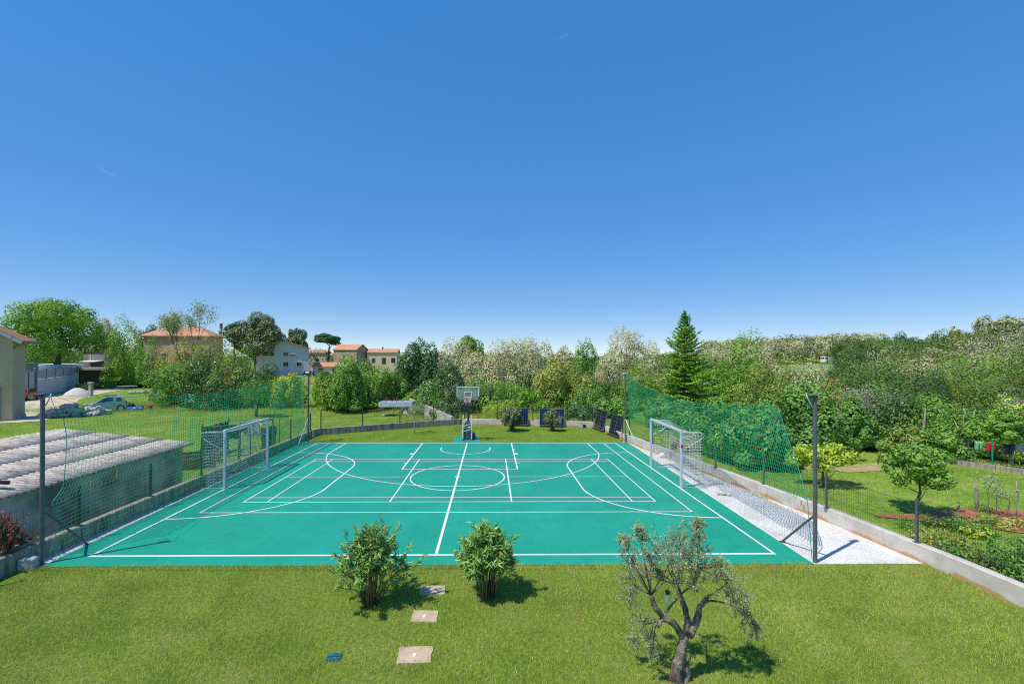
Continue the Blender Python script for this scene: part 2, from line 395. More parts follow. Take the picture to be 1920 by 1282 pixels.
def rgt(n):
    y = rng.uniform(-4.4, 10.3, n); t = rng.random(n); x0 = 8.74 + .011*(y + 4.4); x1 = np.where(y < -2.1, 11.1 + .08*(-2.1 - y), 11.05 - .1795*(y + 2.1)); return np.stack([x0 + t*(x1 - x0), y, np.full(n, .006)], 1)
def lft(n):
    y = rng.uniform(-4.4, 10.3, n); return np.stack([np.interp(y, [-4.4, 10.3], [-8.8, -9.02]) - rng.random(n)*.35, y, np.full(n, .006)], 1)
M['pebble'] = leafmat('pebbles', [(.56, .545, .52), (.66, .645, .62), (.76, .745, .72)], 0.0, .9, var=.05)
tag(np_mesh('gravel', np.concatenate([pebbles(20000, rgt, .008, .02), pebbles(5000, lft, .008, .02)]), 3, M['pebble']), 'loose white pebbles beside the green court', None, None, 'stuff')

# dirt road on the left, soil bed on the right
def ribbon(name, pts, hw, m, dz):
    mb = MB(); P = []
    pts = [Vector((p[0], p[1], 0)) for p in pts]
    rr = random.Random(5)
    dense = []
    for a, b in zip(pts[:-1], pts[1:]):
        k = max(2, int((b - a).length/2)); dense += [a.lerp(b, i/k) for i in range(k)]
    dense.append(pts[-1])
    for i, p in enumerate(dense):
        d = (dense[min(i + 1, len(dense) - 1)] - dense[max(i - 1, 0)]).normalized(); n = Vector((-d.y, d.x, 0)); a, b = hw*rr.uniform(.9, 1.12), hw*rr.uniform(.9, 1.12)
        for q in (p + n*a, p - n*b): P.append((q.x, q.y, H(q.x, q.y) + dz))
    mb.add(P, [(2*i, 2*i + 1, 2*i + 3, 2*i + 2) for i in range(len(dense) - 1)])
    return struct(mb.build(name, m))
M['dirt'] = mat('pale_dirt', (.46, .38, .27), (.58, .50, .37), 1.2, .95, c3=(.30, .30, .13), scale3=.5)
ribbon('dirt_road', [(-38, 22), (-48, 35.5), (-56, 47.5), (-62, 62), (-66, 82), (-60, 108), (-42, 118), (-20, 122)], 2.4, M['dirt'], .02)
def blob(name, cx, cy, rx, ry, rot, m, dz, seed, wob=.25):
    rr = random.Random(seed); P = []; ph = [rr.uniform(0, 6.28) for _ in range(4)]
    for i in range(40):
        a = 2*PI*i/40; k = 1 + wob*(math.sin(2*a + ph[0])*.4 + math.sin(3*a + ph[1])*.35 + math.sin(5*a + ph[2])*.3 + math.sin(9*a + ph[3])*.15)
        x, y = rx*k*math.cos(a), ry*k*math.sin(a); P.append((cx + x*math.cos(rot) - y*math.sin(rot), cy + x*math.sin(rot) + y*math.cos(rot)))
    Z = [H(*p) + dz for p in P]; c = (cx, cy, H(cx, cy) + dz)
    return struct(MB().add([c] + [(*p, z) for p, z in zip(P, Z)], [(0, 1 + i, 1 + (i + 1) % 40) for i in range(40)]).build(name, m))
blob('soil_bed', 17.2, -1.75, 3.7, .95, -.10, M['soil'], .004, 5, .35)
blob('soil_patch', *at(588, 92), 6, 4, 0, M['soil'], .05, 4)
blob('soil_patch', *at(1640, 28.5), 1.0, .5, 0, M['soil'], .004, 6)
M['dry'] = mat('dry_grass', (.30, .25, .10), (.40, .33, .15), 3, .95, bmp=(15, .7, .05))
blob('dry_grass_patch', *at(1640, 19.5), 2.6, .8, .15, M['dry'], .004, 8, .5)
blob('dry_grass_patch', *at(855, 34.5), 2.6, 1.3, .1, M['dry'], .012, 9, .5)
blob('drive', -40.2, 19.5, 2.4, 1.0, .4, M['dirt'], .02, 11)

# ------------------------------------------------------------------ low walls and fences
def wall_run(name, pts, th, z0, z1, m, label):
    """a run of poured wall along inner-edge points, growing outwards to the left of its direction"""
    t = thing(name, label, 'wall', (pts[0][0], pts[0][1], 0)); mb = MB(); n = len(pts)
    P = [Vector((p[0], p[1])) for p in pts]; O = []
    for i in range(n):
        ns = []
        if i > 0: d = (P[i] - P[i - 1]).normalized(); ns.append(Vector((-d.y, d.x)))
        if i < n - 1: d = (P[i + 1] - P[i]).normalized(); ns.append(Vector((-d.y, d.x)))
        a = sum(ns, Vector((0, 0))).normalized(); O.append(P[i] + a*th/max(a.dot(ns[0]), .4))
    b = .015
    V = []
    for p, o in zip(P, O):
        q = (o - p).normalized()*b
        V += [(p.x, p.y, z0), (p.x, p.y, z1 - b), (p.x + q.x, p.y + q.y, z1), (o.x - q.x, o.y - q.y, z1), (o.x, o.y, z1 - b), (o.x, o.y, z0)]
    fs = []
    for i in range(n - 1):
        for k in range(5): fs.append((i*6 + k, i*6 + k + 1, (i + 1)*6 + k + 1, (i + 1)*6 + k))
    fs += [tuple(range(6)), tuple(reversed(range((n - 1)*6, n*6)))]
    mb.add(V, fs); mb.build('body', m, t, world=True)
    return t
def dens(pts, step=1.5):
    out = []
    for a, b in zip(pts[:-1], pts[1:]):
        k = max(1, int(math.hypot(b[0] - a[0], b[1] - a[1])/step)); out += [(a[0] + (b[0] - a[0])*i/k, a[1] + (b[1] - a[1])*i/k) for i in range(k)]
    return out + [pts[-1]]
WL = [(-9.16, -8), (-9.16, -4.9), (-9.14, 2.1), (-9.17, 11.9)]
WBL = [(-9.165, 12.05), (-9.1, 12.45), (-3.7, 15.43), (-.72, 16.8)]
WB = [(-.60, 16.72), (2.16, 16.43), (8.14, 15.38)]
WBR = [(8.26, 15.28), (8.62, 12.8), (8.78, 11.05)]
WR = [(8.80, 10.9), (11.06, -2.1), (11.38, -5.2), (11.62, -9.5), (11.75, -14)]
wall_run('low_wall', WL, .2, -.9, .40, M['wall_old'], 'long streaked concrete kerb wall along the left side of the court')
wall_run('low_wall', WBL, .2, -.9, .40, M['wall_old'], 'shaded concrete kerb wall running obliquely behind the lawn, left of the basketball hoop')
wall_run('low_wall', WB, .2, -.6, .40, M['wall_clean'], 'sunlit concrete kerb wall behind the basketball hoop carrying the blue solar panels')
wall_run('low_wall', WBR, .2, -.6, .40, M['wall_clean'], 'short concrete kerb wall behind the two leaning black solar panels')
wall_run('low_wall', WR, .2, -.6, .40, M['wall_clean'], 'long pale concrete kerb wall with rusty stains along the right gravel strip')
# diagonal retaining wall beyond the back fence
p0, p1 = (-6.6, 29.5), (-1.7, 20.5)
t = thing('retaining_wall', 'pale diagonal concrete wall sloping down to the fence left of the hoop', 'wall', (*p1, -.8))
d = Vector((p1[0] - p0[0], p1[1] - p0[1])).normalized(); n_ = Vector((-d.y, d.x))*.12
V = []
for (x, y), zt_ in ((p0, .62), ((p0[0]*.4 + p1[0]*.6, p0[1]*.4 + p1[1]*.6), .3), (p1, .05)):
    for sgn in (-1, 1): V += [(x + n_.x*sgn, y + n_.y*sgn, -1.2), (x + n_.x*sgn, y + n_.y*sgn, zt_)]
MB().add(V, [(0, 1, 5, 4), (4, 5, 9, 8), (2, 6, 7, 3), (6, 10, 11, 7), (1, 3, 7, 5), (5, 7, 11, 9), (0, 2, 3, 1), (8, 9, 11, 10)]).build('body', M['concrete'], t, world=True)

def wire_fence(label, pts, posts, z0, h, pm, wm, pw=.06, close=.05, basez=None):
    """posts on a line, welded wire panels between them"""
    bz = (lambda x, y: z0) if basez is None else basez
    t = thing('wire_fence', label, 'fence', (*posts[0], bz(*posts[0])))
    for (x, y) in posts:
        z = bz(x, y); mb = MB(); mb.bbox((x, y, z + h/2 + .015), (pw, pw*.7, h + .03), .006); mb.box((x, y, z + .008), (pw*2.2, pw*1.8, .012)); mb.build('post', pm, t, world=True)
    for (a, b) in zip(pts[:-1], pts[1:]):
        A, B = np.array([*a, bz(*a)]), np.array([*b, bz(*b)]); L = np.linalg.norm(B - A)
        s_ = np.arange(.03, L - .02, close)/L
        base = A[None] + (B - A)[None]*s_[:, None]; top = base + [0, 0, h - .06]; Q = [segs(base + [0, 0, .03], top, .0028)]
        zs = np.array([.05, .27, .30, .5, .7, .73, h - .1]); zs = zs[zs < h]
        Q.append(segs(A[None] + np.stack([0*zs, 0*zs, zs], 1), B[None] + np.stack([0*zs, 0*zs, zs], 1), .0035))
        V = np.concatenate(Q) - np.array(t.location)
        np_mesh('wire_panel', V, 4, wm, t)
    return t
def along(pts, step, off=0):
    out = []
    for a, b in zip(pts[:-1], pts[1:]):
        k = max(1, round(math.hypot(b[0] - a[0], b[1] - a[1])/step)); out += [(a[0] + (b[0] - a[0])*i/k, a[1] + (b[1] - a[1])*i/k) for i in range(k)]
    return out + [pts[-1]]
PL = [(-9.24, -8.0), (-9.24, -5.5), (-9.24, -3.0), (-9.24, -.58), (-9.24, 1.87), (-9.25, 4.35), (-9.25, 6.8), (-9.26, 9.24), (-9.26, 11.8)]
wire_fence('dark green wire fence on the left kerb wall, in front of the shed', PL, PL, .40, 1.0, M['fence_green'], M['wire'])
PB = [(-8.95, 12.62), (-6.80, 13.83), (-4.68, 15.0), (-2.62, 16.02), (-.66, 16.92)]
wire_fence('dark wire fence on the oblique kerb wall, in front of the trailer', PB, PB, .40, 1.0, M['fence_green'], M['wire'])
PK = [(-.54, 16.81), (1.77, 16.58), (4.17, 16.17), (6.5, 15.76), (8.12, 15.48)]
wire_fence('dark wire fence behind the hoop and the blue solar panels', PK, PK, .40, 1.0, M['fence_green'], M['wire'])
PR2 = [(8.36, 15.2), (8.70, 12.9), (8.88, 11.1)]
wire_fence('short dark wire fence behind the two leaning black panels', PR2, PR2, .40, 1.0, M['fence_green'], M['wire'])
PR = [(9.02, 10.3), (9.45, 7.9), (9.87, 5.5), (10.18, 3.0), (10.68, .66), (11.0, -1.8), (11.36, -4.2), (11.62, -6.7), (11.76, -9.6)]
wire_fence('anthracite wire fence on the right kerb wall, before the orchard', PR, PR, .40, 1.0, M['steel_dark'], M['wire'])
FG = [at(u, D) for u, D in ((1520, 27), (1600, 24.4), (1672, 22.2), (1760, 20.6), (1860, 19.2), (1990, 17.6))]
wire_fence('green wire fence with low kerb at the far side of the orchard', FG, FG, 0, 1.25, M['net_green'], M['wire'], .05, .07, lambda x, y: H(x, y))
t = thing('low_wall', 'low brown stone kerb under the orchard fence', 'wall', (*FG[0], H(*FG[0])))
mb = MB()
for a, b in zip(FG[:-1], FG[1:]):
    v = Vector((b[0] - a[0], b[1] - a[1])); c = ((a[0] + b[0])/2, (a[1] + b[1])/2 - .14, H((a[0] + b[0])/2, (a[1] + b[1])/2) + .02)
    mb.box(c, (v.length - .02, .16, .3), math.atan2(v.y, v.x))
mb.build('body', M['wall_old'], t, world=True)

# ------------------------------------------------------------------ goals
def goal(label, sx, red):
    t = thing('football_goal', label, 'goal', (sx*8.17, 3.02, CZ), 0)
    y0, y1, h = -1.54, 1.53, 2.02
    for k, y in enumerate((y0, y1)):
        p = MB().bbox((0, y, h/2 + .04), (.08, .08, h + .08), .008).build('post', M['white_alu'], t)
        if red and k == 0: MB().bbox((sx*.043, y - .002, 1.52), (.012, .086, .1), .003).bbox((0, y - .043, 1.52), (.07, .01, .1), .003).build('sticker', M['red'], p)
    MB().bbox((0, (y0 + y1)/2, h + .04), (.079, y1 - y0 - .082, .08), .008).build('crossbar', M['white_alu'], t)
    D = .95
    prof = [(0, h), (sx*.25, h + .01), (sx*.62, h), (sx*.8, h - .04), (sx*.86, h - .13), (sx*.78, h - .22), (sx*.5, h - .40), (sx*.03, h - .66)]
    for k, y in enumerate((y0, y1)):
        MB().tube([(x, y, z) for x, z in prof], .016, 8).build('net_bracket', M['white_alu'], t, smooth=True)
        MB().tube([(0, y, .03), (sx*.45, y - .02, .02), (sx*.95, y + (.05 if k else -.05), .02)], .012, 6).build('ground_rod', M['white_alu'], t)
    # net: side, back and roof as one cord mesh hanging from the brackets
    Q0, Q1 = [], []; rr = random.Random(int(7 + sx)); st = .1
    def cyc(pl):
        for a, b in zip(pl[:-1], pl[1:]): Q0.append(a); Q1.append(b)
    nb = 31; nz = 19
    def back(s_, q):        # s along goal, q 0 top .. 1 bottom
        y = y0 + (y1 - y0)*s_
        sag = .32*math.sin(PI*s_)*math.sin(PI*min(1, q*1.15))*(1 if sx < 0 else .8)
        x = .84 - .18*q**1.5 - sag*.85 - .05*math.sin(7*s_ + 3*q)
        if sx > 0: x += .18*q*q
        z = (h - .03) - (h - .05)*q - .14*math.sin(PI*s_)*(1 - q) - .05*math.sin(9*s_)*q*(1 - q)
        return (sx*x, y, z)
    for i in range(nb): cyc([back(i/(nb - 1), k/nz) for k in range(nz + 1)])
    for k in range(nz + 1): cyc([back(i/(nb - 1), k/nz) for i in range(nb)])
    def roof(s_, q):
        y = y0 + (y1 - y0)*s_; bx = back(s_, 0)
        return (bx[0]*q, y, (h + .02)*(1 - q) + bx[2]*q - .10*math.sin(PI*s_)*math.sin(PI*q))
    for i in range(nb): cyc([roof(i/(nb - 1), k/8) for k in range(9)])
    for k in range(9): cyc([roof(i/(nb - 1), k/8) for i in range(nb)])
    for y, s_ in ((y0, 0), (y1, 1)):
        def side(q, p):
            b = back(s_, q); return (b[0]*p, y + (.03 if s_ else -.03)*math.sin(PI*p), b[2] + .05*q*(1 - p))
        for k in range(nz + 1): cyc([side(k/nz, p/8) for p in range(9)])
        for p in range(1, 9): cyc([side(k/nz, p/8) for k in range(nz + 1)])
    np_mesh('net', segs(Q0, Q1, .0042), 4, M['net_white'], t)
    return t
goal('pale blue white handball goal with white net on the left line', -1, False)
goal('pale white handball goal with red square sticker on the right line', 1, True)

# ------------------------------------------------------------------ net poles and ball nets
def net_pole(label, x, y, lean, brace_foot, bright, bz, h=3.86, pale=False):
    t = thing('net_pole', label, 'pole', (x, y, 0))
    m = M['steel_dark']
    MB().tube([(0, 0, 0), (lean, 0, h)], .045, 12).box((lean, 0, h + .012), (.1, .1, .02)).build('post', m, t, smooth=False)
    fx, fy = brace_foot
    q = MB().tube([(lean*.3, 0, bz), (fx, fy, .03)], .026, 8); q.box((fx, fy, .012), (.12, .12, .02)); q.build('brace', M['white_alu'] if pale else m, t)
    k = MB(); s_ = -1 if x > 0 else 1
    k.tube([(lean + s_*.04, 0, h - .28), (lean + s_*.1, 0, h - .2), (lean + s_*.16, 0, h - .06), (lean + s_*.20, 0, h + .01)], .014, 6); k.build('hook_arm', M['white_alu'], t, smooth=True)
    MB().bbox((lean - .06, -.02, h - .02), (.2, .09, .07), .01).build('floodlight', M['black'] if not bright else M['white_alu'], t)
    return t
net_pole('tall dark steel net pole with brace beside the shed, nearest on the left', -8.89, -4.30, -.02, (.05, 1.08), False, 1.25)
net_pole('tall steel net pole with pale brace at the far left court corner', -8.80, 10.35, .02, (-.16, -.86), True, 1.35, pale=True)
net_pole('tall grey steel net pole with brace standing in the white gravel, nearest on the right', 8.83, -4.34, 0, (-.02, 1.14), False, 1.1)
net_pole('tall steel net pole at the far right court corner by the black solar panels', 8.80, 10.35, .0, (.28, -1.0), True, 1.3, pale=True)

def ball_net(label, X, top, side, ymin, ymax, sway, seed):
    """top: list of (y, z) of the slack head rope; side: list of (z, y) of the loose near edge"""
    t = thing('ball_stop_net', label, 'net', (X, ymin, 0)); top = sorted(top); side = sorted(side); cell = .105
    ty = [p[0] for p in top]; tz = [p[1] for p in top]; sz = [p[0] for p in side]; sy = [p[1] for p in side]
    nc = int((ymax - ymin)/cell); nr = 34
    rr = np.random.default_rng(seed); ph = rr.random(6)*6.28
    ii, jj = np.meshgrid(np.arange(nc + 1), np.arange(nr + 1), indexing='ij'); s_ = ii/nc; q = jj/nr
    # the near edge bends away, so columns start from it
    yt = np.interp(s_, [0, 1], [top[0][0], ymax]); zt0 = np.interp(yt, ty, tz)
    z = .03 + (zt0 - .03)*q
    ye = np.interp(z, sz, sy); wgt = np.clip(1 - s_*3.0, 0, 1)**1.5
    ylin = ymin + (ymax - ymin)*s_; y = ylin + (ye - ymin)*wgt
    zt1 = np.interp(y, ty, tz); z = .03 + (zt1 - .03)*q**1.0
    scal = .035*np.abs(np.sin(y*PI/.62))*q**6; z = z - scal
    x = X + sway*(.22*np.sin(PI*q)*(.6 + .4*np.sin(y*.7 + ph[0])) + .07*np.sin(y*2.3 + ph[1])*np.sin(PI*q) + .05*np.sin(y*5 + 3*q + ph[2])*(1 - q)*q*2)
    z = z + .04*np.sin(y*1.9 + ph[3])*np.sin(PI*q); 
    Pn = np.stack([x, y, z], -1) - np.array(t.location)
    Q0 = np.concatenate([Pn[:-1].reshape(-1, 3), Pn[:, :-1].reshape(-1, 3)]); Q1 = np.concatenate([Pn[1:].reshape(-1, 3), Pn[:, 1:].reshape(-1, 3)])
    rad = np.where(Q0[:, 2] < 1.25, .0014, .0078) if X > 0 else np.where(Q0[:, 1] + ymin > 0, .0072, .0036)
    np_mesh('mesh', np.concatenate([segs(Q0[rad == k], Q1[rad == k], k) for k in np.unique(rad)]), 4, M['net_green'], t)
    mb = MB(); mb.tube(Pn[:, -1].tolist()[::2], .008, 5); mb.build('head_rope', M['net_rope'], t)
    mb = MB(); mb.tube(Pn[0].tolist(), .009, 5); mb.build('edge_rope', M['net_rope'], t)
    return t, Pn
topL = [(-3.98, 3.40), (-3.7, 3.45), (-2.9, 3.48), (-1.68, 3.60), (-.56, 3.55), (.13, 3.44), (.67, 3.5), (1.54, 3.40), (2.79, 3.40), (5.32, 3.46), (7.88, 3.56), (10.3, 3.66)]
sideL = [(0, -4.05), (.22, -4.02), (.5, -3.94), (.89, -3.98), (1.38, -4.13), (1.66, -3.84), (2.77, -3.68), (3.23, -3.74), (3.5, -3.9)]
nl, PnL = ball_net('slack green ball stop net along the left side by the shed', -8.98, topL, sideL, -4.0, 10.28, .7, 1)
MB().tube([(-8.75, -4.3, 3.86), (-8.9, -3.98, 3.42)], .006, 5).tube([(-8.72, -4.3, 3.86), (-8.95, -3.2, 3.47)], .004, 5).tube([(-8.72, -4.3, 3.86), (-8.95, -2.2, 3.55)], .005, 5).build('tie_rope', M['net_rope'], nl, world=True)
topR = [(-2.95, 3.5), (-1.9, 3.42), (-.3, 3.27), (.9, 3.16), (2.6, 3.06), (4.6, 3.10), (7.9, 3.36), (10.3, 3.70)]
sideR = [(0, -4.2), (.6, -4.1), (1.32, -3.98), (2.55, -3.36), (3.5, -2.9)]
nr_, PnR = ball_net('taut green ball stop net along the right side before the fig trees', 8.86, topR, sideR, -4.1, 10.28, .35, 4)
for (y, z) in ((-3.0, 1.42), (-2.2, 1.5)): MB().bbox((-8.93, y, z), (.02, .05, .22), .006).build('tag', M['orange'], nl, world=True)
for (y, z) in ((-3.86, 1.22), (-3.95, 1.16)): MB().bbox((8.84, y, z), (.02, .03, .14), .005).build('tag', M['orange'], nr_, world=True)

# ------------------------------------------------------------------ basketball hoop
def hoop():
    t = thing('basketball_hoop', 'portable basketball hoop with clear backboard on the green pad behind the court', 'basketball hoop', (-.03, 10.98, CZ))
    m = mat('charcoal_padding', (.06, .065, .085), (.085, .09, .11), 6, .6)
    mb = MB(); hw = [(.245, .24, 0), (.245, .24, .52), (.2, .2, .75), (.12, .15, 1.0), (.06, .06, 1.06)]
    V = []
    for w_, d_, z in hw: V += [(-w_, -d_*.3, z), (w_, -d_*.3, z), (w_, d_ + .1, z), (-w_, d_ + .1, z)]
    fs = [(3, 2, 1, 0), (16, 17, 18, 19)]
    for r in range(0, 16, 4): fs += [(r + i, r + (i + 1) % 4, r + 4 + (i + 1) % 4, r + 4 + i) for i in range(4)]
    mb.add(V, fs); mb.build('pole_pad', m, t)
    b = MB(); b.bbox((.03, .55, .15), (.74, .8, .26), .04); b.build('base', M['black'], t)
    for s_ in (-1, 1): MB().cyl((s_*.3, .12, .06), .06, .05, 14, 'x').build('wheel', M['rubber'], t)
    MB().box((.03, .12, 1.5), (.1, .1, 1.2)).build('pole', M['black'], t)
    MB().tube([(.03, .12, 2.05), (.03, .0, 2.45), (.03, -.28, 2.75)], .045, 8).tube([(.03, .12, 1.95), (.03, .1, 2.1), (.03, -.28, 2.35)], .04, 8).build('arm', M['black'], t)
    gm, tt, bb, oo = newmat('acrylic'); bb.inputs['Base Color'].default_value = (.75, .8, .8, 1); bb.inputs['Roughness'].default_value = .08; bb.inputs['Alpha'].default_value = .14
    bk = MB().box((.03, -.34, 2.65), (1.2, .015, .73)).build('backboard', gm, t)
    f = MB(); f.box((.03, -.35, 3.02), (1.26, .035, .045)); f.box((-.58, -.35, 2.74), (.04, .035, .51)); f.box((.64, -.35, 2.74), (.04, .035, .51)); f.build('frame', M['white'], bk)
    f = MB(); f.box((.03, -.35, 2.273), (1.26, .04, .035)); f.box((-.58, -.352, 2.385), (.045, .05, .18)); f.box((.64, -.352, 2.385), (.045, .05, .18)); f.box((-.2, -.31, 2.66), (.03, .025, .7)); f.box((.26, -.31, 2.66), (.03, .025, .7)); f.build('padding', M['black'], bk)
    f = MB(); zc = 2.6
    f.box((.03, -.353, 2.745), (.45, .012, .035)); f.box((.03, -.353, 2.44), (.45, .012, .035)); f.box((-.178, -.353, 2.592), (.035, .012, .27)); f.box((.238, -.353, 2.592), (.035, .012, .27)); f.build('target_square', M['white'], bk)
    om = mat('orange_rim', (.60, .22, .14), None, rough=.5)
    P = [(.03 + .225*math.cos(2*PI*i/24), -.6 + .225*math.sin(2*PI*i/24), 2.40) for i in range(25)]
    rim = MB().tube(P, .011, 6, cap=False).box((.03, -.365, 2.385), (.16, .04, .09)).build('rim', om, t)
    def band(z0, z1, r0, r1, mm):
        Q0, Q1 = [], []
        for i in range(12):
            for dlt in (1, -1):
                a0, a1 = 2*PI*i/12, 2*PI*(i + dlt)/12
                Q0.append((.03 + r0*math.cos(a0), -.6 + r0*math.sin(a0), z0)); Q1.append((.03 + r1*math.cos(a1), -.6 + r1*math.sin(a1), z1))
        np_mesh('hoop_net', segs(Q0, Q1, .008), 4, mm, rim)
    bl = mat('blue_cord', (.02, .07, .3), None, rough=.7)
    band(2.39, 2.27, .22, .18, M['net_white']); band(2.27, 2.18, .18, .15, M['net_white']); band(2.18, 2.09, .15, .13, M['red']); band(2.09, 2.0, .13, .12, bl)
    return t
hoop()
bt = mat('pale_blue_tape', (.35, .55, .72), (.75, .78, .8), 6, .5)
for x, l in ((-.30, 'left'), (.22, 'right')):
    t = thing('net_post', 'white tube leaning upright against the %s side of the hoop base' % l, 'post', (x, 10.84, CZ), 0, 'white tubes taped to the hoop base')
    MB().tube([(0, 0, 0), (.035 if x < 0 else -.03, .04, 1.42)], .03, 10).build('tube', M['white'], t); MB().cyl((0, 0, .03), .045, .05, 12).build('foot', M['black'], t)
t = thing('tape_wrap', 'blue and white tape bands wound round the hoop base', 'tape', (-.04, 10.83, CZ))
for z0, z1 in ((.78, .95), (.70, .74), (.50, .64), (.66, .80)): MB().box((0, -.06, (z0 + z1)/2), (.56, .008, .035), M=Matrix.Rotation(-math.atan2(z1 - z0, .55), 3, 'Y')).build('band', bt, t)

# ------------------------------------------------------------------ solar panels
def solar(label, c, wd, ht, rz, lean, cell, line_c, nx, ny, mid, group, z0=.12):
    t = thing('solar_panel', label, 'solar panel', (c[0], c[1], z0), rz, group)
    T = Matrix.Rotation(-lean, 3, 'X')
    def P(x, z, o=0): p = T @ Vector((x, o, z)); return (p.x, p.y, p.z)
    def slab(mb, x0, x1, z0_, z1_, o0, o1):
        V = [P(x, z, o) for o in (o0, o1) for x, z in ((x0, z0_), (x1, z0_), (x1, z1_), (x0, z1_))]
        mb.add(V, [(0, 1, 2, 3), (7, 6, 5, 4), (0, 4, 5, 1), (1, 5, 6, 2), (2, 6, 7, 3), (3, 7, 4, 0)])
    mb = MB(); slab(mb, -wd/2 + .02, wd/2 - .02, .02, ht - .02, -.012, .02); body = mb.build('cells', cell, t)
    mb = MB(); f = .02
    slab(mb, -wd/2, wd/2, 0, f, -.018, .022); slab(mb, -wd/2, wd/2, ht - f, ht, -.018, .022); slab(mb, -wd/2, -wd/2 + f, f, ht - f, -.018, .022); slab(mb, wd/2 - f, wd/2, f, ht - f, -.018, .022)
    mb.build('frame', mat('panel_frame', (.26, .28, .31), None, rough=.4, metal=.3), t)
    mb = MB()
    for i in range(1, nx):
        x = -wd/2 + wd*i/nx; ww = .022 if (mid and i*2 == nx) else (.005 if nx > 4 else .010); slab(mb, x - ww/2, x + ww/2, .03, ht - .03, -.0145, -.0125)
    for j in range(1, ny):
        z = ht*j/ny; slab(mb, -wd/2 + .03, wd/2 - .03, z - (.0025 if nx > 4 else .0045), z + (.0025 if nx > 4 else .0045), -.0155, -.0135)
    mb.build('grid_lines', line_c, t)
    MB().box((0, -.06, -z0/2 + .005), (wd*.96, .1, z0 - .012)).build('support', M['black'], t)
blue = mat('blue_cells', (.004, .008, .032), (.006, .012, .045), 2, .15); blk = mat('black_cells', (.008, .009, .016), (.014, .014, .022), 3, .2)
gl = mat('cell_lines', (.15, .19, .28), None, rough=.4)
azB = math.atan2(15.38 - 16.43, 8.14 - 2.16)
solar('blue solar panel half hidden by an oleander, left of the pair', (3.0, 16.08), 1.66, 1.12, azB, R(12), blue, gl, 10, 6, True, 'blue solar panels on the back kerb wall')
solar('blue solar panel with grey oleander before its middle, right of the pair', (5.40, 15.66), 1.66, 1.12, azB, R(12), blue, gl, 10, 6, True, 'blue solar panels on the back kerb wall')
solar('black solar panel leaning on the kerb, farther from the court', (8.25, 14.35), 1.55, 1.25, -PI/2 + .17, R(14), blk, gl, 2, 6, True, 'black solar panels leaning in the corner', .1)
solar('black solar panel leaning on the kerb, right beside the net pole', (8.62, 12.05), 1.5, 1.2, -PI/2 + .17, R(14), blk, gl, 2, 6, True, 'black solar panels leaning in the corner', .1)
t = thing('junction_box', 'small dark box lying against the back kerb wall', 'box', (7.55, 15.42, 0), azB)
MB().bbox((0, 0, .13), (.2, .05, .2), .01).build('case', M['black'], t); MB().tube([(-.1, 0, .2), (-.2, .02, .3), (-.3, .04, .36)], .008, 5).build('cable', M['black'], t)

# ------------------------------------------------------------------ slabs, valve cover, small things
M['slab'] = mat('sandstone', (.44, .33, .22), (.54, .43, .30), 4, .85, bmp=(30, .4, .01), c3=(.40, .30, .21))
for i, (x, y, wd, dp, lb) in enumerate(((.12, -5.52, .50, .36, 'sandstone stepping slab between the two oleanders, farthest from the viewer'), (.10, -6.43, .47, .36, 'greyish sandstone stepping slab, middle one of the three'), (.10, -7.50, .54, .40, 'sandstone stepping slab with chipped edges nearest the viewer'))):
    rr = random.Random(i); t = thing('stepping_slab', lb, 'slab', (x, y, 0), rr.uniform(-.03, .03), 'sandstone slabs set in the lawn')
    pts = []
    for a, b in (((-1, -1), (1, -1)), ((1, -1), (1, 1)), ((1, 1), (-1, 1)), ((-1, 1), (-1, -1))):
        for k in range(7): q = k/7; pts.append(((a[0] + (b[0] - a[0])*q)*wd/2 + rr.uniform(-.012, .012), (a[1] + (b[1] - a[1])*q)*dp/2 + rr.uniform(-.012, .012)))
    MB().prism(pts, -.03, .016).build('stone', M['slab'], t)
    q = MB().tube([(0, -.01, .016), (0, -.01, .03)], [.036, .03], 16); q.build('lamp_cap', M['white'], t)
t = thing('valve_cover', 'small dark green square valve cover sunk in the lawn', 'cover', (-1.16, -7.55, 0), .12)
MB().bbox((0, 0, .012), (.22, .19, .024), .01).build('lid', mat('green_lid', (.01, .10, .10), (.015, .14, .13), 12, .5), t); MB().box((0, .0, .027), (.2, .012, .005)).box((.0, -.08, .027), (.2, .012, .005)).build('rib', M['fence_green'], t)
t = thing('concrete_block', 'grey white concrete block at the foot of the near left pole', 'block', (-9.0, -4.5, 0), .3)
MB().bbox((0, 0, .12), (.3, .18, .24), .02).build('block', mat('pale_block', (.35, .36, .38), (.45, .46, .48), 9, .9, bmp=(30, .5)), t)
def rock(mb, c, r, rr, flat=.7):
    """irregular faceted stone"""
    ring = []; P = []
    n = 7
    for lv, (zz, k) in enumerate(((-.7, .75), (-.1, 1.05), (.45, .85), (.75, .45))):
        for i in range(n):
            a = 2*PI*i/n + lv*.3; q = k*r*rr.uniform(.72, 1.2); P.append((c[0] + q*math.cos(a), c[1] + q*math.sin(a), c[2] + r*flat*(zz + rr.uniform(-.15, .15))))
    fs = [tuple(reversed(range(n))), tuple(range(3*n, 4*n))]
    for l in range(3): fs += [(l*n + i, l*n + (i + 1) % n, (l + 1)*n + (i + 1) % n, (l + 1)*n + i) for i in range(n)]
    mb.add(P, fs)
rr = random.Random(12); M['stone_grey'] = mat('grey_limestone', (.34, .32, .30), (.58, .55, .52), 5, .9, bmp=(12, .6, .03), pos=True)
t = thing('white_stone', 'rounded white stone lying in gravel behind the right goal', 'stone', (9.40, 6.5, 0)); mb = MB(); rock(mb, (0, 0, .12), .17, rr, .9); mb.build('stone', M['white'], t)
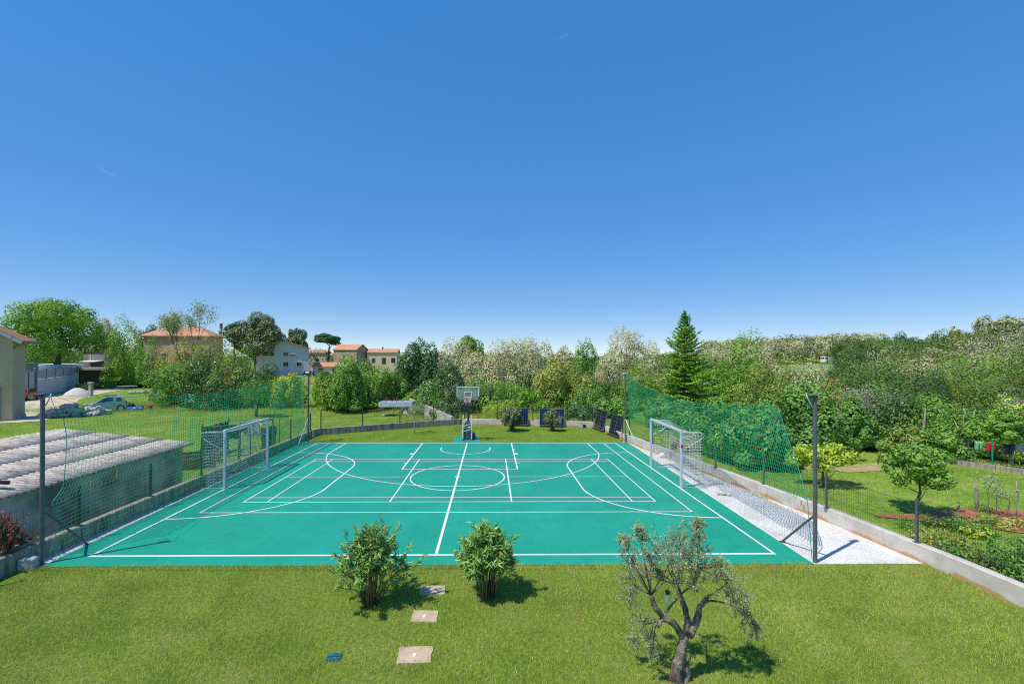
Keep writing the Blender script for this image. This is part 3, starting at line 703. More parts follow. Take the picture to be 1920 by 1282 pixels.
for i, (u, v, lb) in enumerate(((1347, 929, 'small grey green stone on the gravel, leftmost of three'), (1356, 930, 'small grey stone on the gravel, in the middle of three'), (1365, 931, 'small grey stone on the gravel, rightmost of three'))):
    D = 4.75*FPX/(v - 670); x, y = at(u, D); mb = MB(); rock(mb, (0, 0, .05), .085, rr); o = mb.build('gravel_stone', M['stone_grey']); o.location = (x, y, 0); tag(o, lb, 'stone', 'stones on the white gravel')
t = thing('bench', 'dark reddish wooden bench behind the right goal', 'bench', (10.02, 6.0, .40), R(100))
wd_ = mat('red_brown_boards', (.13, .05, .035), (.20, .09, .06), 8, .7)
s_ = MB(); [s_.bbox((0, -.13 + .13*k, .30), (1.3, .11, .035), .008) for k in range(3)]; s_.build('seat', wd_, t)
for s1 in (-1, 1): MB().bbox((s1*.5, 0, .14), (.08, .34, .28), .01).build('leg', M['black'], t)
s_ = MB(); [s_.bbox((0, -.24, .40 + .11*k), (1.3, .03, .09), .006) for k in range(2)]; s_.build('backrest', wd_, t)
# ================================================================== vegetation, foreground, buildings
# ------------------------------------------------------------------ vegetation
M['lf_bright'] = leafmat('bright_leaves', [(.055, .115, .012), (.088, .165, .018), (.125, .21, .026)], .35)
M['lf_mid'] = leafmat('green_leaves', [(.04, .095, .014), (.065, .13, .02), (.10, .18, .03)], .3)
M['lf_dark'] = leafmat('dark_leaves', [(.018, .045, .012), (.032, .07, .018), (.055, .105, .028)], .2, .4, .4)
M['lf_chest'] = leafmat('chestnut_leaves', [(.022, .042, .012), (.04, .065, .018), (.065, .09, .025)], .2)
M['lf_pine'] = leafmat('pine_needles', [(.014, .04, .012), (.024, .06, .016), (.035, .075, .02)], .1)
M['lf_fir'] = leafmat('fir_needles', [(.035, .085, .008), (.085, .17, .012), (.19, .30, .02)], .2)
M['lf_acacia'] = leafmat('acacia_leaves', [(.07, .12, .028), (.11, .155, .045), (.15, .19, .065)], .3)
M['fl_cream'] = leafmat('cream_blossom', [(.42, .40, .19), (.54, .51, .28), (.63, .60, .38)], .15, .8, .1, .12)
M['fl_white'] = leafmat('white_blossom', [(.5, .5, .38), (.65, .64, .52)], .2, .8, .1)
M['fl_candle'] = leafmat('candle_blossom', [(.20, .19, .12), (.30, .28, .19)], .2, .8, .1, .12)
M['lf_rusty'] = leafmat('rusty_leaves', [(.07, .13, .02), (.14, .17, .03), (.25, .17, .05), (.11, .16, .03)], .35)
M['lf_cherry'] = leafmat('cherry_leaves', [(.06, .10, .018), (.09, .14, .025), (.13, .16, .035)], .3)
M['fr_red'] = leafmat('red_fruit', [(.40, .07, .03), (.30, .10, .04)], 0, .5)
M['lf_fig'] = leafmat('fig_leaves', [(.035, .085, .018), (.055, .12, .028), (.10, .19, .045)], .3, .5, .3)
M['lf_yellow'] = leafmat('yellow_green_leaves', [(.12, .18, .015), (.20, .25, .02), (.32, .33, .05)], .35)
M['lf_orchard'] = leafmat('orchard_leaves', [(.055, .11, .015), (.09, .16, .025), (.14, .22, .04)], .35)
M['lf_grey'] = leafmat('grey_twigs', [(.14, .13, .11), (.20, .19, .16), (.13, .15, .09)], .2)
M['lf_olive'] = leafmat('olive_leaves', [(.085, .115, .05), (.135, .165, .085), (.21, .235, .15)], .25, .5, .3)
M['lf_olive_tip'] = leafmat('olive_shoots', [(.13, .17, .05), (.18, .21, .075), (.22, .24, .12)], .3, .5)
M['lf_oleander'] = leafmat('oleander_leaves', [(.045, .10, .018), (.075, .14, .026), (.15, .205, .06), (.09, .165, .024)], .3, .4, .4, .24)
M['lf_silver'] = leafmat('silver_oleander_leaves', [(.055, .085, .03), (.085, .115, .05), (.15, .16, .09)], .2, .5, .3)
M['lf_copper'] = leafmat('copper_leaves', [(.05, .02, .015), (.09, .03, .02), (.05, .05, .02)], .2)
M['lf_red'] = leafmat('red_young_leaves', [(.34, .015, .03), (.48, .03, .06), (.55, .10, .10)], .3, .35, .5)
M['lf_photinia'] = leafmat('photinia_leaves', [(.018, .03, .012), (.04, .06, .018), (.10, .06, .03)], .15, .35, .5)
M['lf_wood1'] = leafmat('wood_leaves', [(.020, .042, .010), (.034, .064, .014), (.054, .092, .020)], .25, nsc=.16)
M['lf_wood2'] = leafmat('wood_leaves_light', [(.038, .068, .014), (.06, .10, .02), (.09, .13, .03)], .25, nsc=.16)
M['lf_wood3'] = leafmat('wood_leaves_pale', [(.13, .13, .062), (.20, .19, .105), (.28, .26, .16)], .25, nsc=.16)

def unit(n, rg):
    d = rg.normal(size=(n, 3)); return d/np.linalg.norm(d, axis=1, keepdims=True)
def cards(P, Nn, L, Wr, rg, fold=.0, along_=None):
    """rhombic leaf cards at P with normals Nn"""
    n = len(P); Nn = Nn/(np.linalg.norm(Nn, axis=1, keepdims=True) + 1e-9)
    T = rg.normal(size=(n, 3)) if along_ is None else along_ + rg.normal(size=(n, 3))*.35
    T = T - (T*Nn).sum(1, keepdims=True)*Nn; T /= np.linalg.norm(T, axis=1, keepdims=True) + 1e-9
    B = np.cross(Nn, T); l = L*rg.uniform(.6, 1.35, (n, 1)); w_ = l*Wr
    return np.stack([P - T*l*.5, P + B*w_*.5 - T*l*.06 + Nn*w_*fold, P + T*l*.5, P - B*w_*.5 - T*l*.06 + Nn*w_*fold], 1).reshape(-1, 3)
def lobe_points(rg, n, rx, ry, rz, nl, lo=.26, hi=.46, zmin=-.75, shell=.2, top=1.0, nj=.27):
    """points on the shells of many overlapping lobes filling an ellipsoid; returns points, normals, height 0..1"""
    d = unit(nl*3, rg); d = d[d[:, 2] > zmin][:nl]; rad = rg.uniform(.5, .82, (len(d), 1))
    C = d*rad; r = rg.uniform(lo, hi, len(d)); C = np.vstack([C, [[0, 0, 0]]]); r = np.append(r, .55)
    k = rg.choice(len(C), n*2, p=r**2/(r**2).sum()); u = unit(n*2, rg); q = 1 - shell*rg.random((n*2, 1))**1.6
    P = C[k] + u*r[k][:, None]*q*(1 + .05*rg.normal(size=(n*2, 1)))
    deep = np.zeros(len(P), bool)
    for j in range(len(C)):
        dd = np.linalg.norm(P - C[j], axis=1); deep |= (dd < r[j]*.62) & (k != j)
    keep = ~deep | (rg.random(len(P)) < .05); P, u = P[keep][:n], u[keep][:n]
    Nn = u*.95 + np.array([0, 0, .14]) + rg.normal(size=u.shape)*nj
    hh = np.clip(P[:, 2]*.5 + .5, 0, 1)
    return P*np.array([rx, ry, rz*top]), Nn, hh
def trunk_mb(rg, h, r, spread, nb=4, start=.3, lean=.06):
    mb = MB(); top = Vector((rg.uniform(-lean, lean)*h, rg.uniform(-lean, lean)*h, h))
    pts = [Vector((0, 0, -.3))] + [top*(k/5) + Vector((rg.uniform(-.03, .03)*h, rg.uniform(-.03, .03)*h, 0))*(1 if k else 0) for k in range(6)]
    mb.tube(pts, [r*1.35, r*1.15, r*.95, r*.8, r*.62, r*.42, r*.2], 8)
    for b in range(nb):
        k = start + (1 - start)*b/nb; p = top*k; a = b*2.4 + rg.uniform(0, .6); L = spread*rg.uniform(.6, .95)
        e = p + Vector((math.cos(a)*L, math.sin(a)*L, L*rg.uniform(.5, 1.0))); m_ = p.lerp(e, .5) + Vector((0, 0, -.08*L))
        mb.tube([p, m_, e], [r*.5, r*.32, r*.1], 6)
    return mb
KIND = {  # leaf material, second material, its share, leaf length (m), width ratio, shape
    'bright': ('lf_bright', None, 0), 'mid': ('lf_mid', None, 0), 'dark': ('lf_dark', None, 0), 'chest': ('lf_chest', 'fl_candle', .13), 'acacia': ('lf_acacia', 'fl_cream', .74),
    'elder': ('lf_mid', 'fl_white', .07), 'rusty': ('lf_rusty', None, 0), 'cherry': ('lf_cherry', 'fr_red', .016), 'fig': ('lf_fig', 'lf_mid', .3), 'yellow': ('lf_yellow', 'lf_mid', .25),
    'orchard': ('lf_orchard', 'lf_mid', .3), 'grey': ('lf_grey', None, 0), 'olive': ('lf_olive', None, 0), 'pine': ('lf_pine', None, 0), 'copper': ('lf_copper', 'lf_mid', .2), 'pale': ('lf_acacia', 'fl_cream', .38), 'silver': ('lf_silver', None, 0)}
seedc = [100]
def tree(name, label, x, y, h, r, kind, n=5000, leaf=.22, wr=.55, trunk=.3, zr=None, nl=26, cat='tree', ry=None, bark='bark', group=None, z=None, shell=.2, lo=.26, hi=.46, stems=1, tr=None):
    if n >= 2000 and h > 2.5: n = int(n*1.55); leaf *= .80
    """crown from height trunk*h to h with radius r on a tapered trunk with limbs"""
    seedc[0] += 1; rg = np.random.default_rng(seedc[0]); zb = H(x, y) if z is None else z
    t = thing(name, label, cat, (x, y, zb), 0, group)
    rzz = h*(1 - trunk)/2 if zr is None else zr; cz = h - rzz
    if trunk < .12:                      # bushy down to the ground
        P, Nn, hh = lobe_points(rg, n, r*1.06, (ry or r)*1.06, h*.95, nl, lo, hi, zmin=-.45, shell=shell)
        P = P*np.array([.93, .93, .95]); P[:, 2] = np.where(P[:, 2] < 0, P[:, 2]*.18, P[:, 2]) + h*.14
        P[:, :2] *= (1 - .12*np.exp(-P[:, 2:3]/(.12*h)))
    else:
        P, Nn, hh = lobe_points(rg, n, r, ry or r, rzz, nl, lo, hi, shell=shell); P = P*np.array([.93, .93, .95]) + np.array([0, 0, cz])
    P[:, 2] = np.maximum(P[:, 2], .05)
    lf, l2, fr = KIND[kind]; V = cards(P, Nn, leaf, wr, rg, .15); mi = np.zeros(len(P), int); mats = [M[lf]]
    if l2:
        mats.append(M[l2]); cl = np.sin(P[:, 0]*2.1/max(r, .5)*3 + 1) * np.sin(P[:, 1]*2.3/max(r, .5)*3) + np.sin(P[:, 2]*3.1); pr = fr*(.55 + .8*hh)*(1 + .35*cl)
        mi = (rg.random(len(P)) < pr).astype(int) if fr < .3 else ((hh*.8 + .22*cl + .35*rg.random(len(P))) > (.98 - fr*.75)).astype(int)
    np_mesh('crown', V, 4, mats, t, mi)
    if stems == 1: trunk_mb(rg, h*.76, tr or max(.03*h, .03), r*.5, 5, max(trunk*.8, .12)).build('trunk', M[bark], t, smooth=True)
    else:
        mb = MB()
        for k in range(stems):
            a = 2*PI*k/stems + rg.uniform(-.3, .3); e = Vector((math.cos(a)*r*.55, math.sin(a)*r*.55, h*rg.uniform(.6, .85))); b = Vector((math.cos(a)*.08*r, math.sin(a)*.08*r, -.1))
            mb.tube([b, b.lerp(e, .45) + Vector((0, 0, .06*h)), e], [(tr or .03*h), (tr or .03*h)*.7, .008*h], 6)
        mb.build('trunk', M[bark], t, smooth=True)
    return t
def ptree(name, label, u, v, wpx, D, kind, **k):
    """tree by photo column, top row, crown width in px and distance"""
    x, y = at(u, D); z = H(x, y); return tree(name, label, x, y, zt(u, v, D) - z, wpx/2/FPX*D, kind, **k)
def fir(name, label, x, y, h, r, z):
    rg = np.random.default_rng(77); t = thing(name, label, 'tree', (x, y, z)); A, Nn, Tt = [], [], []
    mb = MB(); mb.tube([(0, 0, -.2), (0, 0, h*.5), (0, 0, h)], [.16, .09, .012], 8)
    zz = .5
    while zz < h - .12:
        q = zz/h; step = .40*(1 - q*.5); L0 = r*1.24*(1 - q) + .07; nb = max(5, int(11*(1 - q*.45))); off = rg.uniform(0, 6.28)
        for b in range(nb):
            a = off + 2*PI*b/nb + rg.normal()*.13; L = L0*rg.uniform(.5, 1.18); dr = -.10 - .22*(1 - q) if q < .6 else .12; m_ = max(10, int(125*L))
            s_ = rg.random(m_)**.75; d = np.array([math.cos(a), math.sin(a), 0]); sd = np.array([-math.sin(a), math.cos(a), 0]); up = .34*L*(s_**2)
            lat = rg.uniform(-1, 1, m_)*(.30*L*(1 - s_*.75) + .05)
            p = d*(s_*L)[:, None] + sd*lat[:, None] + np.stack([0*s_, 0*s_, zz + dr*L*s_*1.3 + up + rg.normal(size=m_)*.035 - np.abs(lat)*.25], 1)
            A.append(p); Nn.append(rg.normal(size=(m_, 3))*.35 + [0, 0, 1]); Tt.append(d[None]*.8 + sd*np.sign(lat)[:, None]*.6)
            if b % 2 == 0: e = Vector(d)*L*.9 + Vector((0, 0, zz + dr*L*.9*1.3 + .27*L)); mb.tube([(0, 0, zz), e*.5 + Vector((0, 0, zz*.5 - .05*L)), e], [.03, .02, .006], 5)
        zz += step
    m_ = 60; p = np.stack([rg.normal(size=m_)*.04, rg.normal(size=m_)*.04, h - rg.random(m_)*.9], 1); A.append(p); Nn.append(rg.normal(size=(m_, 3))); Tt.append(np.tile([[0, 0, 1.]], (m_, 1)))
    np_mesh('crown', cards(np.concatenate(A), np.concatenate(Nn), .20, .32, rg, .1, np.concatenate(Tt)), 4, M['lf_fir'], t)
    mb.build('trunk', M['bark'], t, smooth=True); return t
def branch_rec(mb, rg, p, d, L, r, lev, tips, up=.15, spread=.55, kids=(2, 3), n=5):
    pts = [p]; q = p.copy(); dd = d.copy()
    for k in range(3):
        dd = (dd + Vector(rg.normal(size=3).tolist())*.14 + Vector((0, 0, up*.3))).normalized(); q = q + dd*L/3; pts.append(q.copy())
    mb.tube(pts, [r, r*.85, r*.72, r*.58], n, cap=False)
    if lev == 0: tips += pts[1:]; return
    for k in range(rg.integers(kids[0], kids[1] + 1)):
        nd = (dd + Vector(rg.normal(size=3).tolist())*spread + Vector((0, 0, up))).normalized()
        branch_rec(mb, rg, pts[-1] if k < 2 else pts[2], nd, L*rg.uniform(.6, .85), r*.55, lev - 1, tips, up, spread, kids, max(4, n - 1))
def airy(name, label, x, y, h, kind, n=2500, leaf=.12, r0=.12, lev=4, seed=1, tl=.3, up=.12, spread=.5, jit=.25, cat='tree', bark='bark', z=None, group=None, wr=.5):
    """open tree: recursive limbs with leaves only round the twigs"""
    rg = np.random.default_rng(seed); zb = H(x, y) if z is None else z; t = thing(name, label, cat, (x, y, zb), 0, group); mb = MB(); tips = []
    mb.tube([(0, 0, -.2), (0, 0, h*tl)], [r0*1.25, r0], 8)
    L1 = h*(1 - tl)/2.6
    for k in range(3): a = 2*PI*k/3 + rg.uniform(0, .8); branch_rec(mb, rg, Vector((0, 0, h*tl)), Vector((math.cos(a)*.55, math.sin(a)*.55, 1)).normalized(), L1, r0*.7, lev - 1, tips, up, spread)
    mb.build('trunk', M[bark], t, smooth=True); T = np.array([tuple(p) for p in tips]); P = T[rg.integers(0, len(T), n)] + rg.normal(size=(n, 3))*jit
    np_mesh('crown', cards(P, rg.normal(size=(n, 3)) + [0, 0, .5], leaf, wr, rg, .1), 4, [M[KIND[kind][0]]], t); return t

# --- left background trees
ptree('walnut_tree', 'big bright green spreading tree behind the beige house at the left edge', 112, 556, 165, 74, 'bright', n=15000, leaf=.42, trunk=.18, nl=44, lo=.2, hi=.36, shell=.5)
ptree('bush', 'green bush in front of the big spreading tree, beside the beige house', 70, 645, 70, 82, 'mid', n=3500, leaf=.34, trunk=.02, nl=18)
ptree('copper_shrub', 'dark copper-leaved shrub under the big spreading tree', 113, 648, 36, 88, 'copper', n=1800, leaf=.3, trunk=.02)
ptree('acacia_tree', 'pale flowering tree behind the big spreading tree, right of it', 197, 600, 52, 100, 'pale', n=3500, leaf=.45, trunk=.15)
ptree('leafy_tree', 'round light green tree left of the red house', 235, 612, 66, 84, 'bright', n=5000, leaf=.36, trunk=.1)
ptree('leafy_tree', 'lower light green tree touching the left wall of the red house', 262, 640, 50, 80, 'bright', n=3000, leaf=.34, trunk=.1)
ptree('chestnut_tree', 'chestnut with pale flower candles behind the roof of the red house', 282, 599, 52, 118, 'chest', n=3500, leaf=.5, trunk=.2)
ptree('leafy_tree', 'wide olive green tree crown behind the roof of the red house', 318, 601, 60, 122, 'rusty', n=3000, leaf=.5, trunk=.2)
ptree('elder_bush', 'dark bush dotted with white blossom in front of the red house', 287, 646, 56, 78, 'elder', n=3500, leaf=.3, trunk=.03)
ptree('hedge', 'clipped yellow green hedge block beside the stone hut', 222, 669, 36, 88, 'yellow', n=2500, leaf=.3, trunk=.0, nl=16, cat='hedge')
ptree('fruit_tree', 'small yellowish tree by the dirt road before the red house', 238, 678, 52, 88, 'rusty', n=1800, leaf=.25, trunk=.3, shell=.6)
x, y = at(345, 62); airy('sparse_tree', 'tall sparse tree with bare limbs rising before the red house', x, y, zt(340, 594, 62) - H(x, y), 'olive', 4600, .22, .2, 5, 4, .30, .30, .30, .42)
ptree('shrub', 'olive green shrub at the foot of the tall sparse tree', 345, 626, 100, 60, 'rusty', n=5200, leaf=.28, trunk=.05, shell=.7)
ptree('shrub', 'pale olive shrub right of the tall sparse tree', 400, 628, 96, 62, 'rusty', n=4600, leaf=.28, trunk=.05, shell=.7)
ptree('chestnut_tree', 'huge dark chestnut with pale flower candles left of the grey house', 482, 588, 106, 126, 'chest', n=13000, leaf=.6, trunk=.16, nl=60, lo=.18, hi=.32)
ptree('cedar_tree', 'flat dark conifer crown sticking out left of the huge chestnut', 438, 604, 46, 128, 'pine', n=1600, leaf=.6, zr=2.6, trunk=.6, nl=12)
ptree('chestnut_tree', 'rounded upright chestnut behind the roof of the grey house', 556, 609, 46, 136, 'chest', n=5500, leaf=.6, trunk=.2, nl=34, lo=.18, hi=.32)
ptree('leafy_tree', 'small dark tree between the two chestnuts above the grey roof', 524, 626, 26, 140, 'dark', n=1000, leaf=.6)
ptree('umbrella_pine', 'umbrella pine with flat crown and bare trunk above the stone house', 614, 623, 48, 142, 'pine', n=4200, leaf=.55, zr=2.3, trunk=.6, nl=26, lo=.22, hi=.36)
for k, (u, v, wp, D, kd, lb) in enumerate(((328, 668, 90, 50, 'mid', 'bramble bush at the left end of the thicket behind the lawn'), (385, 662, 95, 50, 'dark', 'dark bramble bush in the thicket, below the sparse tree'), (437, 668, 95, 49, 'cherry', 'olive green bush in the middle of the thicket behind the lawn'), (488, 676, 90, 49, 'dark', 'dark bush in the thicket below the grey house'),
    (540, 694, 70, 48, 'yellow', 'yellow green bush at the right end of the thicket, by the net pole'), (395, 640, 90, 70, 'yellow', 'light yellow green bush rising behind the thicket'), (462, 655, 80, 66, 'bright', 'bright green bush rising behind the thicket, before the huge chestnut'))):
    ptree('bush', lb, u, v, wp, D, kd, n=5200, leaf=.26, trunk=.0, nl=30, cat='bush', lo=.2, hi=.36, stems=4, group='bushes of the thicket behind the left lawn')
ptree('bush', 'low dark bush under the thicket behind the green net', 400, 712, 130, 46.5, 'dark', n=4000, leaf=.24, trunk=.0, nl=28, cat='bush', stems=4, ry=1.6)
x, y = at(481, 41); airy('apple_tree', 'lone open apple tree on the lawn behind the left net', x, y, zt(480, 712, 41) - H(x, y), 'mid', 3000, .17, .13, 4, 9, .3, .02, .75, .28)
# low hedge by the road
for k, (u, v, wp, D, lb) in enumerate(((160, 716, 34, 72, 'low dark hedge bush beside the gravel heap'), (190, 713, 44, 76, 'low hedge bush by the dirt road, in the middle of the row'), (222, 706, 42, 84, 'low hedge bush by the dirt road, under the yellowish tree'), (255, 703, 40, 92, 'low pale hedge bush at the right end of the roadside row'))):
    ptree('bush', lb, u, v, wp, D, 'mid' if k % 2 else 'dark', n=1500, leaf=.24, trunk=0, nl=14, cat='bush', stems=3, group='low bushes along the dirt road')
# --- centre
for u, v, wp, D, kd, lb in ((622, 688, 80, 46, 'bright', 'bright green bushy tree just right of the far left net pole'), (692, 655, 130, 47, 'bright', 'tall bright green bushy tree before the stone houses'), (652, 680, 80, 44.5, 'mid', 'mid green bush in front of the bright bushy trees'), (735, 686, 66, 48.5, 'mid', 'green bush behind the white trailer')):
    ptree('leafy_tree', lb, u, v, wp, D, kd, n=6500, leaf=.25, trunk=.03, nl=32, lo=.2, hi=.36, stems=5)
ptree('laurel_tree', 'dense dark green tree behind the bush with white flowers, left of the hoop', 787, 636, 108, 53, 'dark', n=9500, leaf=.34, trunk=.1, nl=46, lo=.18, hi=.3)
ptree('acacia_tree', 'cream flowering acacia just right of the dense dark tree', 858, 633, 100, 64, 'acacia', n=11000, leaf=.27, trunk=.1, nl=34)
ptree('leafy_tree', 'deep green round crown topping the first cream acacia', 880, 626, 62, 68, 'mid', n=3500, leaf=.36, trunk=.3)
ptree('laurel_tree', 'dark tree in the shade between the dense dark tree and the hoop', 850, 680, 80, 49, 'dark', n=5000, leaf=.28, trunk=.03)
ptree('acacia_tree', 'cream acacia spreading directly above the basketball hoop', 916, 650, 112, 56, 'acacia', n=13000, leaf=.25, trunk=.1, nl=36)
ptree('acacia_tree', 'tallest cream acacia with a feathery top, right of the hoop', 975, 632, 118, 58, 'acacia', n=13500, leaf=.25, trunk=.1, nl=36, shell=.5)
ptree('leafy_tree', 'green tree with blossom between the tallest acacia and the rusty tree', 1016, 646, 60, 62, 'pale', n=3500, leaf=.3, trunk=.1)
ptree('leafy_tree', 'dark green pointed tree behind the rusty tree', 1098, 634, 62, 60, 'mid', n=4200, leaf=.3, trunk=.1)
ptree('acacia_tree', 'small cream acacia behind the rusty tree', 1052, 643, 48, 66, 'acacia', n=2600, leaf=.3, trunk=.2)
ptree('rusty_tree', 'broad yellowish tree with rust tinted shoots behind the solar panels', 1052, 664, 128, 43, 'rusty', n=9000, leaf=.26, trunk=.08, nl=44, lo=.18, hi=.3)
ptree('acacia_tree', 'bushy cream acacia left of the fir above the far net pole', 1178, 625, 110, 57, 'acacia', n=13000, leaf=.25, trunk=.1, nl=36)
ptree('acacia_tree', 'loose cream acacia close to the left side of the fir', 1228, 655, 76, 52, 'acacia', n=7000, leaf=.25, trunk=.1, shell=.6)
ptree('acacia_tree', 'low cream acacia between the rusty tree and the far right pole', 1140, 668, 60, 52, 'pale', n=3500, leaf=.25, trunk=.05)
ptree('leafy_tree', 'feathery light green tree right behind the far right net pole', 1193, 684, 90, 40, 'bright', n=5500, leaf=.2, wr=.4, trunk=.03, shell=.6, stems=4)
for k, (u, v, wp, D, kd, lb) in enumerate(((806, 716, 96, 42, 'elder', 'bush with white flower heads above the diagonal wall'), (778, 733, 56, 47, 'bright', 'low light green bush behind the trailer and diagonal wall'), (858, 722, 70, 42, 'dark', 'dark low bush left of the backboard'), (902, 705, 84, 43, 'mid', 'green bush showing through the backboard'), (955, 708, 84, 42, 'bright', 'fresh green bush right of the backboard'),
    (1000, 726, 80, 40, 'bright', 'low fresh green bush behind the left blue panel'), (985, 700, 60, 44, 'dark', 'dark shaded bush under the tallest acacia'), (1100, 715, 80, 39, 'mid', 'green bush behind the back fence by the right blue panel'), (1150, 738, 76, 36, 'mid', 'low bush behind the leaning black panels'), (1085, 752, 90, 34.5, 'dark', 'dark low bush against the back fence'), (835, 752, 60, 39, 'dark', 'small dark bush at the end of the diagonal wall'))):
    ptree('bush', lb, u, v, wp, D, kd, n=3800, leaf=.2, trunk=.0, nl=28, cat='bush', lo=.2, hi=.36, stems=4)
x, y = at(940, 38.5); tree('tall_grass', 'clump of tall pale grass behind the back fence', x, y, 1.5, 2.2, 'yellow', n=2500, leaf=.5, wr=.06, trunk=0, cat='grass clump', stems=3, tr=.01)
x, y = at(1284, 35.5); fir('fir_tree', 'tall dark green fir rising behind the right net', x, y, zt(1281, 582, 35.5) - H(x, y), 1.75*1.75, H(x, y))
# --- right
ptree('leafy_tree', 'bright green tree right of the fir', 1392, 636, 96, 47, 'bright', n=7000, leaf=.28, trunk=.1, nl=36)
ptree('leafy_tree', 'soft green tree between the fir and the bright green tree', 1335, 655, 70, 50, 'mid', n=4000, leaf=.28, trunk=.1)
ptree('acacia_tree', 'cream acacia leaning out behind the cherry tree, right of the bright green tree', 1505, 660, 130, 44, 'acacia', n=10000, leaf=.22, trunk=.1, nl=40, shell=.5)
ptree('acacia_tree', 'small cream acacia just right of the bright green tree', 1436, 652, 50, 50, 'acacia', n=2600, leaf=.25, trunk=.2)
ptree('cherry_tree', 'broad cherry tree with reddish fruit behind the right net', 1440, 668, 150, 36, 'cherry', n=10000, leaf=.2, trunk=.1, nl=46, lo=.18, hi=.3)
ptree('cherry_tree', 'lower cherry tree with reddish fruit right of the near right pole', 1560, 712, 96, 33, 'cherry', n=6000, leaf=.19, trunk=.05, nl=36)
for u, v, wp, D, lb in ((1345, 742, 150, 22.5, 'fig tree behind the right goal net'), (1425, 748, 160, 19.8, 'fig tree in the middle behind the right net'), (1512, 728, 140, 21.5, 'large leaved fig tree behind the near right net pole'), (1255, 745, 110, 31, 'fig tree at the far end of the right net'), (1585, 752, 100, 23.5, 'fig bush between the near right net pole and the tiny young tree')):
    ptree('fig_tree', lb, u, v, wp, D, 'fig', n=7600, leaf=.19, wr=.75, trunk=.0, nl=44, lo=.18, hi=.32, stems=5, group='fig trees behind the right net')
x, y = at(1612, 31); airy('bare_tree', 'grey leafless shrub left of the orchard trees', x, y, zt(1612, 738, 31) - H(x, y), 'grey', 2600, .16, .09, 5, 21, .08, .15, .42, .3, wr=.2)
for u, v, wp, D, kd, lb in ((1668, 724, 100, 24, 'dark', 'dark tree beside the grey leafless shrub'), (1728, 738, 120, 23, 'orchard', 'leafy orchard tree above the round fruit tree'), (1795, 746, 110, 24, 'mid', 'orchard tree behind the green wire fence, left of the red cloth'), (1850, 748, 120, 24.5, 'orchard', 'pale green orchard tree above the red cloth'), (1912, 738, 110, 22.5, 'yellow', 'yellow green orchard tree at the right edge'), (1640, 780, 84, 23.5, 'mid', 'low orchard bush behind the brown kerb'), (1700, 800, 100, 21.6, 'cherry', 'low orchard bush directly behind the fence, left of the round tree crown'), (1768, 800, 100, 20.9, 'orchard', 'low orchard bush directly behind the fence, left of the laundry'), (1822, 778, 90, 22.6, 'mid', 'leafy orchard tree hanging over the red cloth'), (1895, 772, 80, 20.4, 'orchard', 'orchard tree with pale trunk near the right edge')):
    ptree('orchard_tree', lb, u, v, wp, D, kd, n=5600, leaf=.15, trunk=.3 if 'pale trunk' in lb else .05, nl=34, lo=.18, hi=.32, stems=1 if 'pale trunk' in lb else 3, bark='bark_pale', shell=.5, group='orchard trees behind the green fence')
def near_tree(name, label, u, vb, v, wpx, kind, n, leaf, **k):
    D = 4.75*FPX/(vb - (666 + 5.5*u/1920)); x, y = at(u, D); return tree(name, label, x, y, zt(u, v, D) - H(x, y), wpx/2/FPX*D, kind, n=n, leaf=leaf, **k)
near_tree('fruit_tree', 'small round fruit tree with forked trunk on the red soil bed', 1720, 966, 829, 134, 'orchard', 3400, .12, trunk=.30, nl=34, tr=.04, shell=.7, lo=.2, hi=.36, zr=.86)
near_tree('lemon_tree', 'spreading yellow green shrub tree behind the near right pole', 1545, 912, 822, 140, 'yellow', 2600, .12, trunk=.2, nl=24, tr=.05, shell=.7, ry=.9, lo=.18, hi=.34)
near_tree('fruit_tree', 'tiny young tree alone on the orchard lawn', 1607, 865, 822, 30, 'orchard', 420, .11, trunk=.25, nl=10, tr=.025)
for i, (u, vb, v, lb) in enumerate(((1851, 968, 880, 'thin grey green sapling right after the leaning stake'), (1868, 974, 895, 'slender olive sapling in the middle of the soil bed'), (1888, 972, 915, 'short bare sapling in the soil bed near the right edge'))):
    near_tree('sapling', lb, u, vb, v, 34, 'olive', 220, .07, trunk=.35, nl=8, tr=.012, wr=.3, group='saplings in the red soil bed')
def stake(label, u, vb, v, lean, r=.045):
    D = 4.75*FPX/(vb - (666 + 5.5*u/1920)); x, y = at(u, D); h = zt(u, v, D) - H(x, y); t = thing('wooden_stake', label, 'stake', (x, y, H(x, y)))
    mb = MB(); mb.tube([(0, 0, -.1), (lean*.4, .01, h*.4), (lean*.5, 0, h*.75), (lean, 0, h)], [r*1.1, r, r*.85, r*.8], 8); mb.build('post', M['bark_pale'], t, smooth=True)
stake('tall leaning wooden stake in the red soil bed', 1833, 958, 909, -.12); stake('short dark wooden stake near the round fruit tree', 1797, 962, 945, -.01, .03); stake('thin pale cane at the right edge of the soil bed', 1905, 975, 905, .0, .012)
for u, vb, v, wp, kd, lb, nn in ((1765, 1030, 985, 110, 'rusty', 'low leafy shrub with reddish tips just behind the right wall', 1300), (1812, 1000, 972, 60, 'mid', 'low vegetable plants behind the reddish shrub', 500), (1785, 1048, 1018, 90, 'orchard', 'low green weeds at the foot of the right wall', 800), (1838, 960, 948, 40, 'mid', 'small plant tuft between the stake and saplings', 250),
    (1880, 1070, 1010, 150, 'mid', 'dense patch of onion greens behind the right wall', 2200), (1925, 1085, 1020, 110, 'mid', 'dense greens at the right edge behind the wall', 1500), (1862, 1072, 1045, 70, 'copper', 'dark reddish plant among the greens behind the right wall', 350), (1760, 990, 975, 50, 'dark', 'dark cabbage row beside the round fruit tree', 400)):
    near_tree('garden_plant', lb, u, vb, v, wp, kd, nn, .07, trunk=0, nl=16, cat='plant', stems=4, tr=.008)
